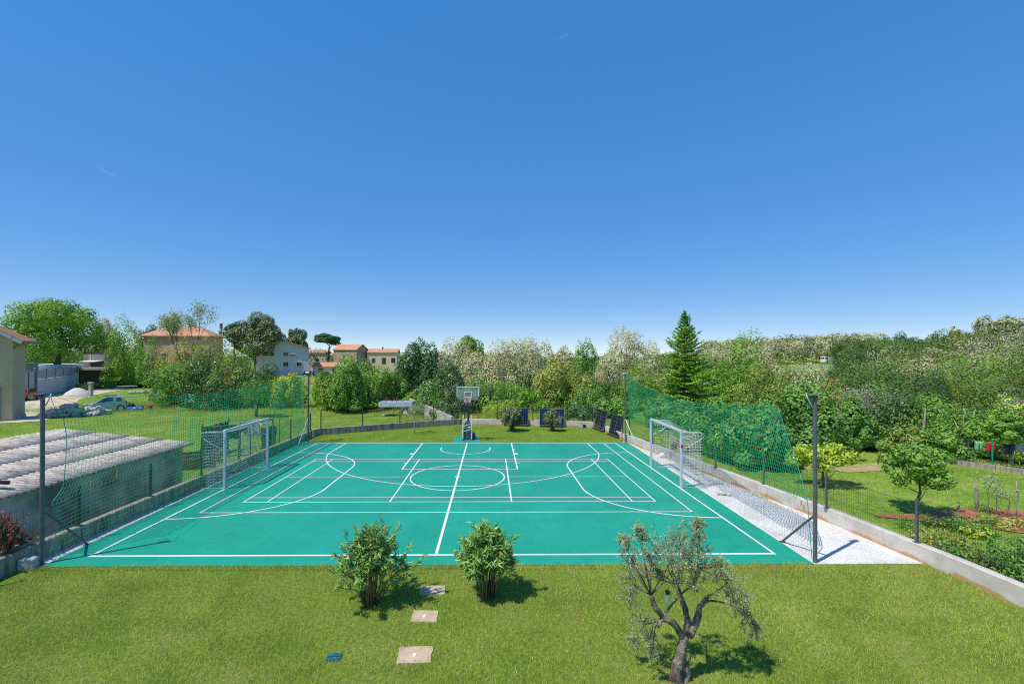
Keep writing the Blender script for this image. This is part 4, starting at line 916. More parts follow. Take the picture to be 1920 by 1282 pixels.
for u, vb, v, wp, kd, lb, nn in ((1740, 985, 968, 40, 'mid', 'small green plant on the soil bed under the round fruit tree', 260), (1795, 985, 968, 46, 'orchard', 'leafy green plant in the middle of the soil bed', 300), (1850, 985, 965, 44, 'mid', 'leafy green plant below the saplings on the soil bed', 300), (1895, 992, 968, 60, 'rusty', 'tangled pale plant at the right end of the soil bed', 380), (1700, 992, 975, 44, 'orchard', 'grassy weed clump at the left end of the soil bed', 260)):
    near_tree('garden_plant', lb, u, vb, v, wp, kd, nn, .07, trunk=0, nl=12, cat='plant', stems=3, tr=.008)
near_tree('garden_plant', 'bright yellow green leafy plant in the soil bed', 1822, 1008, 985, 34, 'yellow', 120, .2, wr=.3, trunk=0, nl=8, cat='plant', stems=3, tr=.01)
near_tree('garden_plant', 'second yellow green leafy plant right of the bright one', 1850, 1003, 990, 24, 'yellow', 70, .18, wr=.3, trunk=0, nl=8, cat='plant', stems=3, tr=.01)
# laundry beyond the fence
for i, (u, v, wd_, hh_, c, lb) in enumerate(((1836, 838, .42, .42, (.25, .6, .25), 'pale green cloth hanging beside the red cloth'), (1860, 840, .42, .44, (.75, .02, .03), 'bright red cloth hanging among the orchard trees'), (1893, 845, .5, .5, (.03, .04, .10), 'dark navy cloth hanging right of the red cloth'), (1912, 840, .4, .5, (.45, .5, .58), 'pale blue cloth hanging at the right edge'))):
    x, y = at(u, 20.3); z = zt(u, v, 20.3); mb = MB(); P = []
    for a in range(9):
        for b in range(6): P.append((-wd_/2 + wd_*a/8, .04*math.sin(a*1.7 + i) + .01*b, hh_/2 - hh_*b/5 - .03*math.sin(PI*a/8)))
    mb.add(P, [(a*6 + b, a*6 + b + 1, a*6 + b + 7, a*6 + b + 6) for a in range(8) for b in range(5)])
    o = mb.build('hanging_cloth', mat('cloth_%d' % i, c, tuple(q*.8 for q in c), 6, .9), smooth=True); o.location = (x, y, z); tag(o, lb, 'cloth', 'washing on a line beyond the orchard fence'); o.modifiers.new('s', 'SOLIDIFY').thickness = .008
xa, ya = at(1815, 20.35); xb, yb = at(1945, 20.35)
t = thing('washing_line', 'washing line with two poles beyond the orchard fence', 'washing line', (xa, ya, H(xa, ya)))
for x, y in ((xa, ya), (xb, yb)): MB().tube([(x, y, H(x, y) - .2), (x, y, zt(1830, 826, 20.3))], .03, 8).build('pole', M['steel_dark'], t, world=True)
MB().tube([(xa, ya, zt(1830, 826, 20.3)), ((xa + xb)/2, (ya + yb)/2, zt(1836, 829, 20.3)), (xb, yb, zt(1830, 826, 20.3))], .006, 5).build('line', M['wire'], t, world=True)

# --- far woods: individual crowns lost in one mass
def wood(label, pts, seed, mats, probs, n0=2700, nl=9):
    rg = np.random.default_rng(seed); V, MI = [], []
    for p_ in pts:
        x, y, h, r = p_[:4]; D = max(30, y - CAM.y); n = int(np.clip(n0*70/D*r/4, 300, 5200)); lf = np.clip(.0034*D, .2, 1.0)
        P, Nn, hh = lobe_points(rg, n, r, r, h*.5, nl, .32, .52, zmin=-.5, nj=.13, shell=.12); z = H(x, y); P = P + np.array([x, y, z + h*.52]); k = p_[4] if len(p_) > 4 else rg.choice(len(mats), p=probs)
        V.append(cards(P, Nn, lf, .6, rg, .15)); mi = np.full(len(P), k)
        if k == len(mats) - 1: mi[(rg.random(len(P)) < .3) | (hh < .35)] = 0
        MI.append(mi)
    o = np_mesh('wood', np.concatenate(V), 4, [M[m] for m in mats], None, np.concatenate(MI)); return tag(o, label, None, None, 'stuff')
M['field'] = mat('pale_green_field', (.14, .20, .06), (.19, .25, .09), .2, .9)
blob('field', *at(1530, 135), 22, 14, .5, M['field'], .3, 13)
rg = np.random.default_rng(9); pts = []
for k in range(8000):
    D = 44*(170/44)**rg.random(); u = rg.uniform(1330, 2400) if D > 62 else rg.uniform(1540, 2400)
    x, y = at(u, D); r_ = rg.uniform(2.8, 5.6); h_ = rg.uniform(3.4, 6.4) + r_*.7
    if u < 1575 and D > 95: continue
    if u < 1575: r_ *= .75; h_ *= .62
    kd = rg.choice(4, p=[.1, .15, .1, .65]) if (u > 1730 and D > 66) else (rg.choice(4, p=[.58, .28, .10, .04]) if u < 1740 and D > 60 else rg.choice(4, p=[.3, .35, .3, .05]))
    if all((x - q[0])**2 + (y - q[1])**2 > (.90*(r_ + q[3]))**2 for q in pts): pts.append((x, y, h_, r_, kd))
wood('wooded hillside of green and cream trees on the right', pts, 21, ['lf_wood1', 'lf_wood2', 'lf_bright', 'lf_wood3'], None)
pts = []
for k in range(190):
    D = rg.uniform(152, 250); u = rg.uniform(1325, 1640); x, y = at(u, D); pts.append((x, y, rg.uniform(8, 10), rg.uniform(4, 6)))
wood('pale blossoming ridge of trees on the skyline right of the fir', pts, 22, ['lf_wood1', 'lf_wood3', 'lf_wood3'], [.2, .45, .35], 1500)
pts = []
for k in range(170):
    D = rg.uniform(150, 420); u = rg.uniform(560, 1340); x, y = at(u, D); pts.append((x, y, rg.uniform(5, 8), rg.uniform(4, 7)))
for k in range(60):
    D = rg.uniform(110, 200); u = rg.uniform(-60, 470); x, y = at(u, D); pts.append((x, y, rg.uniform(5, 9), rg.uniform(4, 6)))
wood('distant tree belt along the horizon behind the houses', pts, 23, ['lf_wood1', 'lf_wood2', 'lf_wood3'], [.5, .35, .15], 900)
pts = []
for k in range(130):
    D = rg.uniform(41, 48); u = rg.uniform(850, 1330); x, y = at(u, D); pts.append((x, y, rg.uniform(1.5, 2.5), rg.uniform(1.3, 2.0)))
wood('undergrowth below the acacias behind the back fence', pts, 24, ['lf_wood1', 'lf_mid', 'lf_wood2'], [.45, .35, .2], 800)
for i, (u, v, wp, lb) in enumerate(((1790, 612, 26, 'small pale tree on the hilltop, left of the slim acacias'), (1845, 590, 34, 'slim pale acacia on the hilltop, leftmost of the tall row'), (1868, 589, 30, 'slim pale acacia on the hilltop, second of the tall row'), (1886, 586, 30, 'slim pale acacia on the hilltop, third of the tall row'), (1908, 588, 34, 'slim pale acacia on the hilltop at the right edge'))):
    ptree('acacia_tree', lb, u, v, wp, 118, 'pale', n=900, leaf=.6, trunk=.35, shell=.8, group='slim trees on the hilltop')
for u, v, wp, D, kd, lb in ((1618, 676, 84, 58, 'dark', 'broad dark green bush in the hollow right of the cherry trees'), (1672, 684, 80, 54, 'mid', 'deep green bush in the hollow, middle of the dark ones'), (1738, 690, 76, 56, 'dark', 'dark green bush in the hollow below the pale green tree'), (1640, 712, 90, 46, 'mid', 'rounded green bush above the grey leafless shrub'), (1866, 612, 60, 108, 'dark', 'dark bush below the slim hilltop acacias'), (1690, 632, 70, 118, 'dark', 'dark rounded tree on the skyline of the right hill'), (1860, 632, 130, 92, 'acacia', 'wide cream acacia high on the right hillside'), (1770, 648, 110, 96, 'acacia', 'cream acacia on the slope in the middle of the right hillside'), (1900, 655, 120, 70, 'acacia', 'large cream acacia at the right edge of the hillside'), (1720, 668, 90, 74, 'pale', 'pale green tree low on the right hillside'), (1815, 700, 60, 60, 'yellow', 'light green bush below the hillside wood'), (1835, 690, 70, 58, 'bright', 'fresh green bush by the small stone hut')):
    ptree('acacia_tree' if kd == 'acacia' else 'leafy_tree', lb, u, v, wp, D, kd, n=5200, leaf=.38 if D > 65 else .28, trunk=.05, nl=36, lo=.18, hi=.32)
# ------------------------------------------------------------------ foreground plants
def px(u, v, Y):
    """point at depth row Y seen at a photo position"""
    D = Y - CAM.y; x, _ = at(u, D); return Vector((x, Y, zt(u, v, D)))
def olive():
    rg = np.random.default_rng(5); Y = -8.12; base = px(1275, 1296, Y); base.z = 0
    t = thing('olive_tree', 'gnarled olive tree with sparse silvery leaves standing in the front lawn', 'tree', base)
    def p(u, v, dy=0): q = px(u, v, Y + dy); return q - base
    mb = MB()
    def lm(pts, r): 
        dense = []; rs = []
        for i in range(len(pts) - 1):
            for k in range(4): q = k/4; dense.append(pts[i].lerp(pts[i + 1], q) + Vector(rg.normal(size=3).tolist())*r[i]*.12); rs.append((r[i]*(1 - q) + r[i + 1]*q)*rg.uniform(.88, 1.14))
        dense.append(pts[-1]); rs.append(r[-1]); mb.tube(dense, rs, 9)
    lm([Vector((0, 0, -.15)), p(1268, 1262), p(1276, 1225), p(1284, 1190)], [0.1091, 0.09152, 0.0704, 0.06688])
    lm([Vector((.03, .03, -.1)), p(1286, 1262, .05), p(1278, 1228, .05), p(1288, 1188, .03)], [0.07744, 0.0704, 0.0528, 0.04224])
    lm([p(1282, 1196), p(1262, 1168, -.05), p(1243, 1158, -.1), p(1228, 1138, -.15), p(1221, 1116, -.18)], [0.05984, 0.04576, 0.04224, 0.03872, 0.03168])
    lm([p(1243, 1158, -.1), p(1234, 1174, -.16)], [0.03168, 0.02816])
    lm([p(1288, 1194), p(1290, 1165, .05), p(1282, 1135, .1), p(1266, 1096, .15)], [0.05632, 0.04928, 0.03872, 0.03168])
    lm([p(1292, 1190), p(1306, 1165, .02), p(1312, 1138, .05), p(1330, 1118, .05)], [0.05632, 0.04787, 0.04083, 0.02464])
    lm([p(1243, 1160, -.1), p(1256, 1138, -.05), p(1276, 1116, .0), p(1296, 1098, .1), p(1300, 1085, .15)], [0.02112, 0.01549, 0.01408, 0.01267, 0.008448])
    lm([p(1318, 1132, .04), p(1332, 1127, 0), p(1352, 1130, -.1), p(1378, 1140, -.2), p(1398, 1160, -.25)], [0.02112, 0.01549, 0.01267, 0.008448, 0.004224])
    lm([p(1297, 1100, .1), p(1308, 1112, 0), p(1300, 1092, .1), p(1312, 1065, .2)], [0.01408, 0.01126, 0.009856, 0.005632])
    cl = [(330, 210, 42), (212, 262, 34), (240, 380, 50), (395, 320, 60), (480, 300, 55), (540, 340, 60), (620, 230, 60), (735, 170, 50), (755, 270, 46), (650, 330, 56), (760, 380, 56), (350, 450, 52), (240, 520, 72), (255, 640, 55), (330, 830, 60), (400, 930, 50), (275, 950, 34), (412, 1035, 30), (900, 400, 46), (880, 480, 46), (980, 520, 58), (990, 640, 50), (1080, 680, 64), (1120, 780, 60), (1165, 850, 44), (700, 440, 60), (560, 440, 60), (620, 520, 60), (740, 540, 50), (430, 400, 60), (580, 250, 46), (310, 160, 26), (760, 110, 28), (200, 215, 22), (450, 480, 40)]
    P, T, tipf = [], [], []
    hub = [p(1221, 1116, -.18), p(1266, 1096, .15), p(1330, 1118, .05), p(1398, 1150, -.22), p(1300, 1088, .14), p(1232, 1165, -.15), p(1312, 1066, .2)]
    for (zx, zy, zr) in cl:
        u, v = 1120 + zx/3.98, 960 + zy/3.98; r = zr/3.98/FPX*6.6; dy = rg.uniform(-.35, .45); c = p(u, v, dy); h0 = min(hub, key=lambda q: (q - c).length)
        dirc = (c - h0); up = Vector((0, 0, .18)) if c.z > h0.z - .05 else Vector((0, 0, -.12))
        md = h0.lerp(c, .5) + Vector((0, 0, .10 if up.z < 0 else -.02)); mb.tube([h0, md, c], [.011, .008, .004], 5)
        for k in range(22):                 # shoots
            a = c + Vector(rg.normal(size=3).tolist())*r*.75; e = a + (Vector(rg.normal(size=3).tolist())*.5 + up.normalized()*.9 + dirc.normalized()*.4).normalized()*r*rg.uniform(.7, 1.3)
            mb.tube([c.lerp(a, .3), a, e], [.004, .003, .0015], 4)
            m_ = 13; q = rg.random((m_, 1)); pp = np.array(a)[None]*(1 - q) + np.array(e)[None]*q; d = np.array((e - a).normalized())
            sd = unit(m_, rg); sd = sd - (sd @ d)[:, None]*d; sd /= np.linalg.norm(sd, axis=1, keepdims=True); tv = d*.75 + sd*.8
            P.append(pp + tv*.028); T.append(tv); tipf.append(q[:, 0] > .72)
    P, T, tipf = np.concatenate(P), np.concatenate(T), np.concatenate(tipf)
    mi = (tipf & (rg.random(len(P)) < .7) & (P[:, 2] > 1.2)).astype(int)
    Nn = unit(len(P), rg) + [0, 0, .4]
    np_mesh('crown', cards(P, Nn, .055, .2, rg, .0, T), 4, [M['lf_olive'], M['lf_olive_tip']], t, mi)
    mb.build('trunk', M['bark_olive'], t, smooth=True)
    b = thing('trap_bottle', 'small clear plastic bottle with dark blue top hanging in the olive tree', 'bottle', px(1252, 1118, Y - .05))
    gm, tt, bb, oo = newmat('clear_plastic'); bb.inputs['Base Color'].default_value = (.75, .8, .78, 1); bb.inputs['Roughness'].default_value = .15; bb.inputs['Alpha'].default_value = .45
    MB().tube([(0, 0, -.10), (0, 0, -.095), (0, 0, .0), (0, 0, .03)], [.02, .032, .034, .03], 12).build('bottle_body', gm, b, smooth=True); MB().tube([(0, 0, .03), (0, 0, .075), (0, 0, .085)], [.032, .034, .012], 12).build('bottle_cap', mat('navy_cap', (.01, .015, .06), None, rough=.4), b); MB().tube([(0, 0, .085), (.01, 0, .16), (.05, .05, .26)], .003, 4).build('wire', M['wire'], b)
olive()
def oleander(name, label, x, y, h, rx, nst, seed, leafL, lm_, nleaf=30, ry=None, base=.1, mats=None, low=.25, tipm=None):
    """cane shrub: stems fanning from one base, whorls of lance leaves round every shoot end"""
    rg = np.random.default_rng(seed); t = thing(name, label, 'bush', (x, y, 0)); mb = MB(); P, T, TI = [], [], []
    for k in range(nst):
        a = rg.uniform(0, 6.28); q = rg.random()**.6; zz = h*(1 - .55*q**2)*rg.uniform(.72, 1.0); tip = Vector((math.cos(a)*rx*q, math.sin(a)*(ry or rx*.85)*q, zz)); b = Vector((math.cos(a)*base*rg.random(), math.sin(a)*base*rg.random(), 0))
        md = b.lerp(tip, .5) + Vector((-math.cos(a)*rx*q*.12, -math.sin(a)*rx*q*.12, .05*h)); mb.tube([b, md, tip], [.014, .010, .005], 5)
        ends = [(md.lerp(tip, .45), tip)]
        for j in range(rg.integers(2, 4)): s0 = md.lerp(tip, rg.uniform(.0, .75)); e = s0 + (tip - md).normalized()*h*.14 + Vector(rg.normal(size=3).tolist())*h*.09 + Vector((0, 0, .04*h)); ends.append((s0, e)); mb.tube([s0, e], [.006, .003], 4)
        for (a0, e) in ends:
            d = np.array((e - a0).normalized()); m_ = nleaf; qq = (rg.random((m_, 1))**.6); pp = np.array(a0)*(1 - qq) + np.array(e)*qq; sd = unit(m_, rg); sd = sd - (sd @ d)[:, None]*d; sd /= np.linalg.norm(sd, axis=1, keepdims=True)
            up_ = .35 + .75*qq; tv = d*up_ + sd*(1.0 - .4*qq); tv /= np.linalg.norm(tv, axis=1, keepdims=True); P.append(pp + tv*leafL*.5); T.append(tv); TI.append(qq[:, 0] > .8)
    P, T, TI = np.concatenate(P), np.concatenate(T), np.concatenate(TI); ok = P[:, 2] > low*h*.4
    P, T, TI = P[ok], T[ok], TI[ok]; Nn = unit(len(P), rg)*.8 + [0, 0, .8]
    ms = [M[lm_]] + ([M[tipm]] if tipm else []); mi = (TI & (rg.random(len(P)) < .8) & (P[:, 2] > .45*h)).astype(int) if tipm else None
    np_mesh('foliage', cards(P, Nn, leafL, .2, rg, .1, T*3), 4, ms, t, mi); mb.build('stems', M['stem'], t, smooth=True); return t
oleander('oleander_bush', 'wide oleander bush with fanning stems on the front lawn, left of the slabs', -1.0, -6.02, 1.55, .76, 46, 3, .125, 'lf_oleander', 30, base=.16, low=.75)
oleander('oleander_bush', 'narrow upright oleander bush on the front lawn, right of the slabs', 1.22, -5.77, 1.42, .55, 50, 4, .14, 'lf_oleander', 30, base=.2, low=.1)
oleander('oleander_bush', 'grey green oleander bush before the left blue solar panel', 2.64, 14.05, 1.46, .66, 60, 5, .17, 'lf_silver', 30, low=.15)
oleander('oleander_bush', 'grey green oleander bush before the right blue solar panel', 5.24, 14.02, 1.38, .55, 50, 6, .17, 'lf_silver', 28, low=.15)
oleander('photinia_bush', 'dark bush with crimson young leaves at the left edge beside the shed', -9.75, -4.45, 1.28, .62, 70, 8, .085, 'lf_photinia', 24, low=.02, tipm='lf_red')
airy('olive_sapling', 'young thin stemmed olive tree on the back lawn left of the hoop', -3.44, 13.2, 1.75, 'olive', 900, .07, .022, 4, 31, .45, .2, .5, .1, bark='bark_pale', z=0, wr=.3)

# ------------------------------------------------------------------ grass blades
def blades(n, xs_, ys_, h0, h1, w0, rg, m, name, keep=None, lab='short mown grass of the lawn'):
    x = rg.uniform(*xs_, n); y = rg.uniform(*ys_, n)
    if keep is not None: k = keep(x, y); x, y = x[k], y[k]
    n = len(x); nz = .5 + .5*np.sin(x*1.9 + 1.3*np.sin(y*1.4)) * np.sin(y*2.3 + 1.1*np.sin(x*1.2)); h = rg.uniform(h0, h1, n)*(.75 + .5*nz); a = rg.uniform(0, 6.28, n); ln = rg.uniform(.1, .9, n)*h; b = rg.uniform(0, 6.28, n)
    wx, wy = np.cos(a)*w0/2, np.sin(a)*w0/2
    V = np.stack([np.stack([x - wx, y - wy, 0*x - .003], 1), np.stack([x + wx, y + wy, 0*x - .003], 1), np.stack([x + np.cos(b)*ln, y + np.sin(b)*ln, h], 1)], 1).reshape(-1, 3)
    return tag(np_mesh(name, V, 3, m, None), lab, None, None, 'stuff')
M['blade'] = leafmat('grass_blades', [(.115, .165, .016), (.155, .20, .026), (.20, .23, .042), (.26, .26, .08)], .35, .6, .2, .13, (5.0, .46, .68, (.50, .44, .17)))
rg = np.random.default_rng(44)
def kf(x, y): 
    d = y - CAM.y; inx = (x < 1.3 + d*1.22) & (x > 1.3 - d*1.22)
    return inx & (x > -9.2) & (x < 11.15 + (-2.1 - y)*.1) & ~((abs(x - .12) < .215 + .03*np.sin(y*31 + x*9)) & (abs(y + 5.52) < .145 + .03*np.sin(x*27))) & ~((abs(x - .1) < .20 + .03*np.sin(y*29)) & (abs(y + 6.43) < .145 + .03*np.sin(x*33))) & ~((abs(x - .1) < .235 + .03*np.sin(y*25)) & (abs(y + 7.5) < .165 + .03*np.sin(x*29))) & ~((abs(x + 1.16) < .10) & (abs(y + 7.55) < .085 + .02*np.sin(x*40))) & ~((x < -8.5) & (y > -4.75 + (x + 8.5)*2.2))
blades(330000, (-9.3, 11.7), (-8.9, -4.43), .014, .058, .0065, rg, M['blade'], 'grass', kf)
blades(26000, (-9.0, 8.9), (-4.64, -4.36), .03, .085, .007, rg, M['blade'], 'grass', lambda x, y: y < -4.455 + .05*np.sin(x*7) + .04*np.sin(x*17.3) + .03*np.sin(x*41), 'longer grass fringe along the near edge of the court')
def kb(x, y):
    yt = np.where(x < -.6, 16.8 + (x + .6)*.545, 16.72 - (x + .6)*.155); return (y < yt - .05) & ~((x > -.82) & (x < .72) & (y < 12.05)) & (x > -9) & (x < 8.7)
M['blade_back'] = leafmat('back_grass_blades', [(.085, .16, .014), (.115, .20, .02), (.16, .235, .03), (.20, .25, .05)], .35, .6, .2, .22)
blades(90000, (-9.1, 8.8), (10.33, 16.8), .02, .05, .013, rg, M['blade_back'], 'grass', kb, 'mown grass of the back lawn behind the court')
def far_tufts(n, xs_, ys_, h0, h1, w0, lab, keep=None):
    o = blades(n, xs_, ys_, h0, h1, w0, rg, M['blade'], 'grass', keep, lab); me = o.data; c = np.empty(len(me.vertices)*3, np.float32); me.vertices.foreach_get('co', c); c = c.reshape(-1, 3); c[:, 2] += hgt(c[:, 0], c[:, 1]) - .02; me.vertices.foreach_set('co', c.ravel()); me.update()
far_tufts(160000, (-42, -9.5), (4, 34), .03, .07, .02, 'mown grass of the neighbouring lawn on the left', lambda x, y: (x > -1.15*(y - CAM.y) + 1) & ~((x > -15.3) & (y < 4)))
far_tufts(26000, (-45, -6), (29, 40), .10, .38, .03, 'longer grass below the thicket behind the left lawn')
far_tufts(90000, (9.4, 34), (-7, 13), .03, .08, .016, 'grass of the orchard on the right', lambda x, y: (x > 11.4 - .176*(y + 2.1)) & (((x - 16)/4.3)**2 + ((y + 2)/1.3)**2 > 1))
far_tufts(30000, (-7, 9), (17.3, 27), .12, .55, .02, 'rough yellow green grass behind the back fence', lambda x, y: y > 17.2 - .15*(x + .6))
def wk(x, y): return (np.abs(x - (11.02 - .1795*(y + 2.1)) ) < .22) & (np.sin(x*9 + y*3.1)*np.sin(y*2.3) > .35)
blades(30000, (8.9, 11.6), (-4.4, 10), .02, .09, .012, rg, M['blade'], 'grass', wk, 'weeds sprouting along the foot of the right kerb wall on the gravel')
for cy, (u, D) in enumerate(((205, 5600), (1047, 5600))):
    xa, ya = at(u - (24 if cy == 0 else 17), D); xb, yb = at(u + (26 if cy == 0 else 16), D); za = zt(u, 318 if cy == 0 else 76, D); zb = zt(u, 344 if cy == 0 else 62, D)
    cm, tt, bb, oo = newmat('vapour'); bb.inputs['Base Color'].default_value = (.9, .9, .9, 1); bb.inputs['Alpha'].default_value = .08; bb.inputs['Roughness'].default_value = 1
    o = MB().tube([(xa, ya, za), ((xa*2 + xb)/3, (ya*2 + yb)/3, (za*2 + zb)/3), (xb, yb, zb)], [7, 6, 1.5] if cy == 0 else [1, 4, 6], 8).build('contrail', cm); tag(o, 'faint short white contrail high in the sky above the left trees' if cy == 0 else 'faint short white contrail near the top middle of the sky', 'contrail')
# ivy and weeds on the shed wall foot
# ------------------------------------------------------------------ shed with corrugated roof
def shed():
    y0, y1, xw, xb, gz = -8.5, 3.15, -10.78, -14.9, -.72
    t = thing('shed', 'low grey shed with weathered corrugated roof beside the left fence', 'shed', (xw, y1, gz))
    wm = mat('grey_plaster', (.40, .49, .42), (.52, .60, .53), 1.3, .9, c3=(.17, .19, .18), bmp=(20, .3, .01))
    mb = MB(); mb.add([(xw, y0, gz), (xw, y1, gz), (xb, y1 - .55, gz), (xb, y0, gz), (xw, y0, 1.22), (xw, y1, 1.22), (xb, y1 - .55, 1.78), (xb, y0, 1.78)], [(0, 1, 5, 4), (1, 2, 6, 5), (2, 3, 7, 6), (3, 0, 4, 7), (4, 5, 6, 7)]); mb.build('wall', wm, t, world=True)
    # roof: three overlapping rows of wavy sheets
    rm, tt, b, o = newmat('asbestos_cement'); b.inputs['Roughness'].default_value = .9
    mp = N(tt, 'Mapping'); g = N(tt, 'NewGeometry'); tt.links.new(g.outputs['Position'], mp.inputs[0]); mp.inputs['Scale'].default_value = (1, 5, 1)
    n1 = noise(tt, 1.4, 7, .7, vec=mp.outputs[0]); c = ramp(tt, n1.outputs[0], [(.28, (.11, .095, .085)), (.40, (.31, .275, .245)), (.52, (.48, .435, .385)), (.75, (.58, .53, .47))])
    n2 = noise(tt, 14, 4, .6); f = ramp(tt, n2.outputs[0], [(.3, (.6, .6, .6)), (.6, (1.1, 1.1, 1.1))]); n3 = noise(tt, 1.3, 4); f3 = ramp(tt, n3.outputs[0], [(.68, (0, 0, 0)), (.74, (.7, .7, .7))])
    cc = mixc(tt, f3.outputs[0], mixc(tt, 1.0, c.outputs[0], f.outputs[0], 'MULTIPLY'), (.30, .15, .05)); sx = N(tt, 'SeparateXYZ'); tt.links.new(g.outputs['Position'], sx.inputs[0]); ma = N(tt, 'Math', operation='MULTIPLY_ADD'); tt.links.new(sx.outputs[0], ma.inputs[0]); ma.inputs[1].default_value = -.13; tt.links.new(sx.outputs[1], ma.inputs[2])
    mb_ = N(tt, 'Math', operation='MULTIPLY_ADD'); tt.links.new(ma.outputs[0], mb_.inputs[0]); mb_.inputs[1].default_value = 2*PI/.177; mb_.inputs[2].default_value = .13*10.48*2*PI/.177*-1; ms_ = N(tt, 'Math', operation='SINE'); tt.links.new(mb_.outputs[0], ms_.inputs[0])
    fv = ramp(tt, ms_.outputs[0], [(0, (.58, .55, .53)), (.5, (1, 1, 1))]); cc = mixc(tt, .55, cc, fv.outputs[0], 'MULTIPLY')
    tt.links.new(cc, b.inputs['Base Color']); bump(tt, b, n2.outputs[0], .4, .01)
    xe, xr = -10.48, -15.1; ze, zr = 1.27, 1.92; rows = 4; mb = MB(); ny = int((3.45 - y0)/.177*8)
    rr = random.Random(4)
    for k in range(rows):
        xa = xe + (xr - xe)*k/rows; xb_ = xe + (xr - xe)*(k + 1)/rows - .10; za = ze + (zr - ze)*k/rows + .007; zb = ze + (zr - ze)*(k + 1)/rows + .002
        P = []; offs = [rr.uniform(-.018, .018) for _ in range(40)]
        for j in range(ny + 1):
            y = y0 + (3.45 - y0)*j/ny; w_ = .032*math.sin(2*PI*y/.177); o_ = offs[int((y - y0)/1.06) % 40]; P += [(xq, y - .13*(xe - xq), zq + w_) for xq, zq in ((xa + o_, za), ((xa + xb_)/2, (za + zb)/2), (xb_, zb))]
        mb.add(P, [(3*j + i, 3*j + i + 1, 3*j + 4 + i, 3*j + 3 + i) for j in range(ny) for i in (0, 1)])
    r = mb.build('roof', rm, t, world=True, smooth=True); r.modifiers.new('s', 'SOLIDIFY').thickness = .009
    for k, y in enumerate((-3.35,)):
        q = thing('roof_pipe', 'dark red brown pipe lying on the corrugated roof at the left edge', 'pipe', (-11.35, y, 1.52), 0); MB().tube([(-2.2, -.5, .32), (.42, .28, .0)], .05, 10).build('pipe', mat('red_brown_pipe', (.09, .04, .045), (.13, .06, .06), 6, .5), q, smooth=True)
        MB().bbox((-.45, .02, .03), (.5, .5, .035), .01).build('board', M['rust'], q)
    p = MB().tube([(-10.43, -8.4, 1.19), (-10.43, -4.2, 1.17)], .06, 10, cap=True); p.build('gutter', M['black'], t, world=True)
    rg = np.random.default_rng(6); V = []
    for (yy, w_, hh_) in ((-2.9, .5, 1.35), (-2.4, .35, 1.0), (-1.6, .25, 1.1), (-.9, .35, .6), (2.2, .3, .8)):
        n = int(900*w_); P = np.stack([np.full(n, xw + .03) + rg.random(n)*.06, yy + rg.normal(size=n)*w_*.45, gz + .3 + hh_*rg.random(n)**.7], 1); V.append(cards(P, rg.normal(size=(n, 3))*.5 + [1, 0, .3], .07, .7, rg, .1))
    np_mesh('ivy', np.concatenate(V), 4, M['lf_dark'], t)
shed()
# planters behind the shed
for i, (u, v, lb, w_, d_) in enumerate(((352, 868, 'dark wooden raised bed beyond the shed corner', 1.7, 1.0), (378, 858, 'weathered board raised bed behind the left goal post', 1.6, .9))):
    D = 5.3*FPX/(v - 667); x, y = at(u, D); z = H(x, y); t = thing('raised_bed', lb, 'raised bed', (x, y, z), .5)
    for a in (-1, 1): MB().bbox((0, a*d_/2, .25), (w_, .04, .5), .006).build('side_board', M['bark'], t); MB().bbox((a*(w_/2 + .02), 0, .25), (.04, d_ + .04, .5), .006).build('side_board', M['bark'], t)
    MB().box((0, 0, .2), (w_ - .05, d_ - .05, .36)).build('earth', mat('dark_earth', (.05, .035, .025), (.09, .06, .04), 8, .95), t)
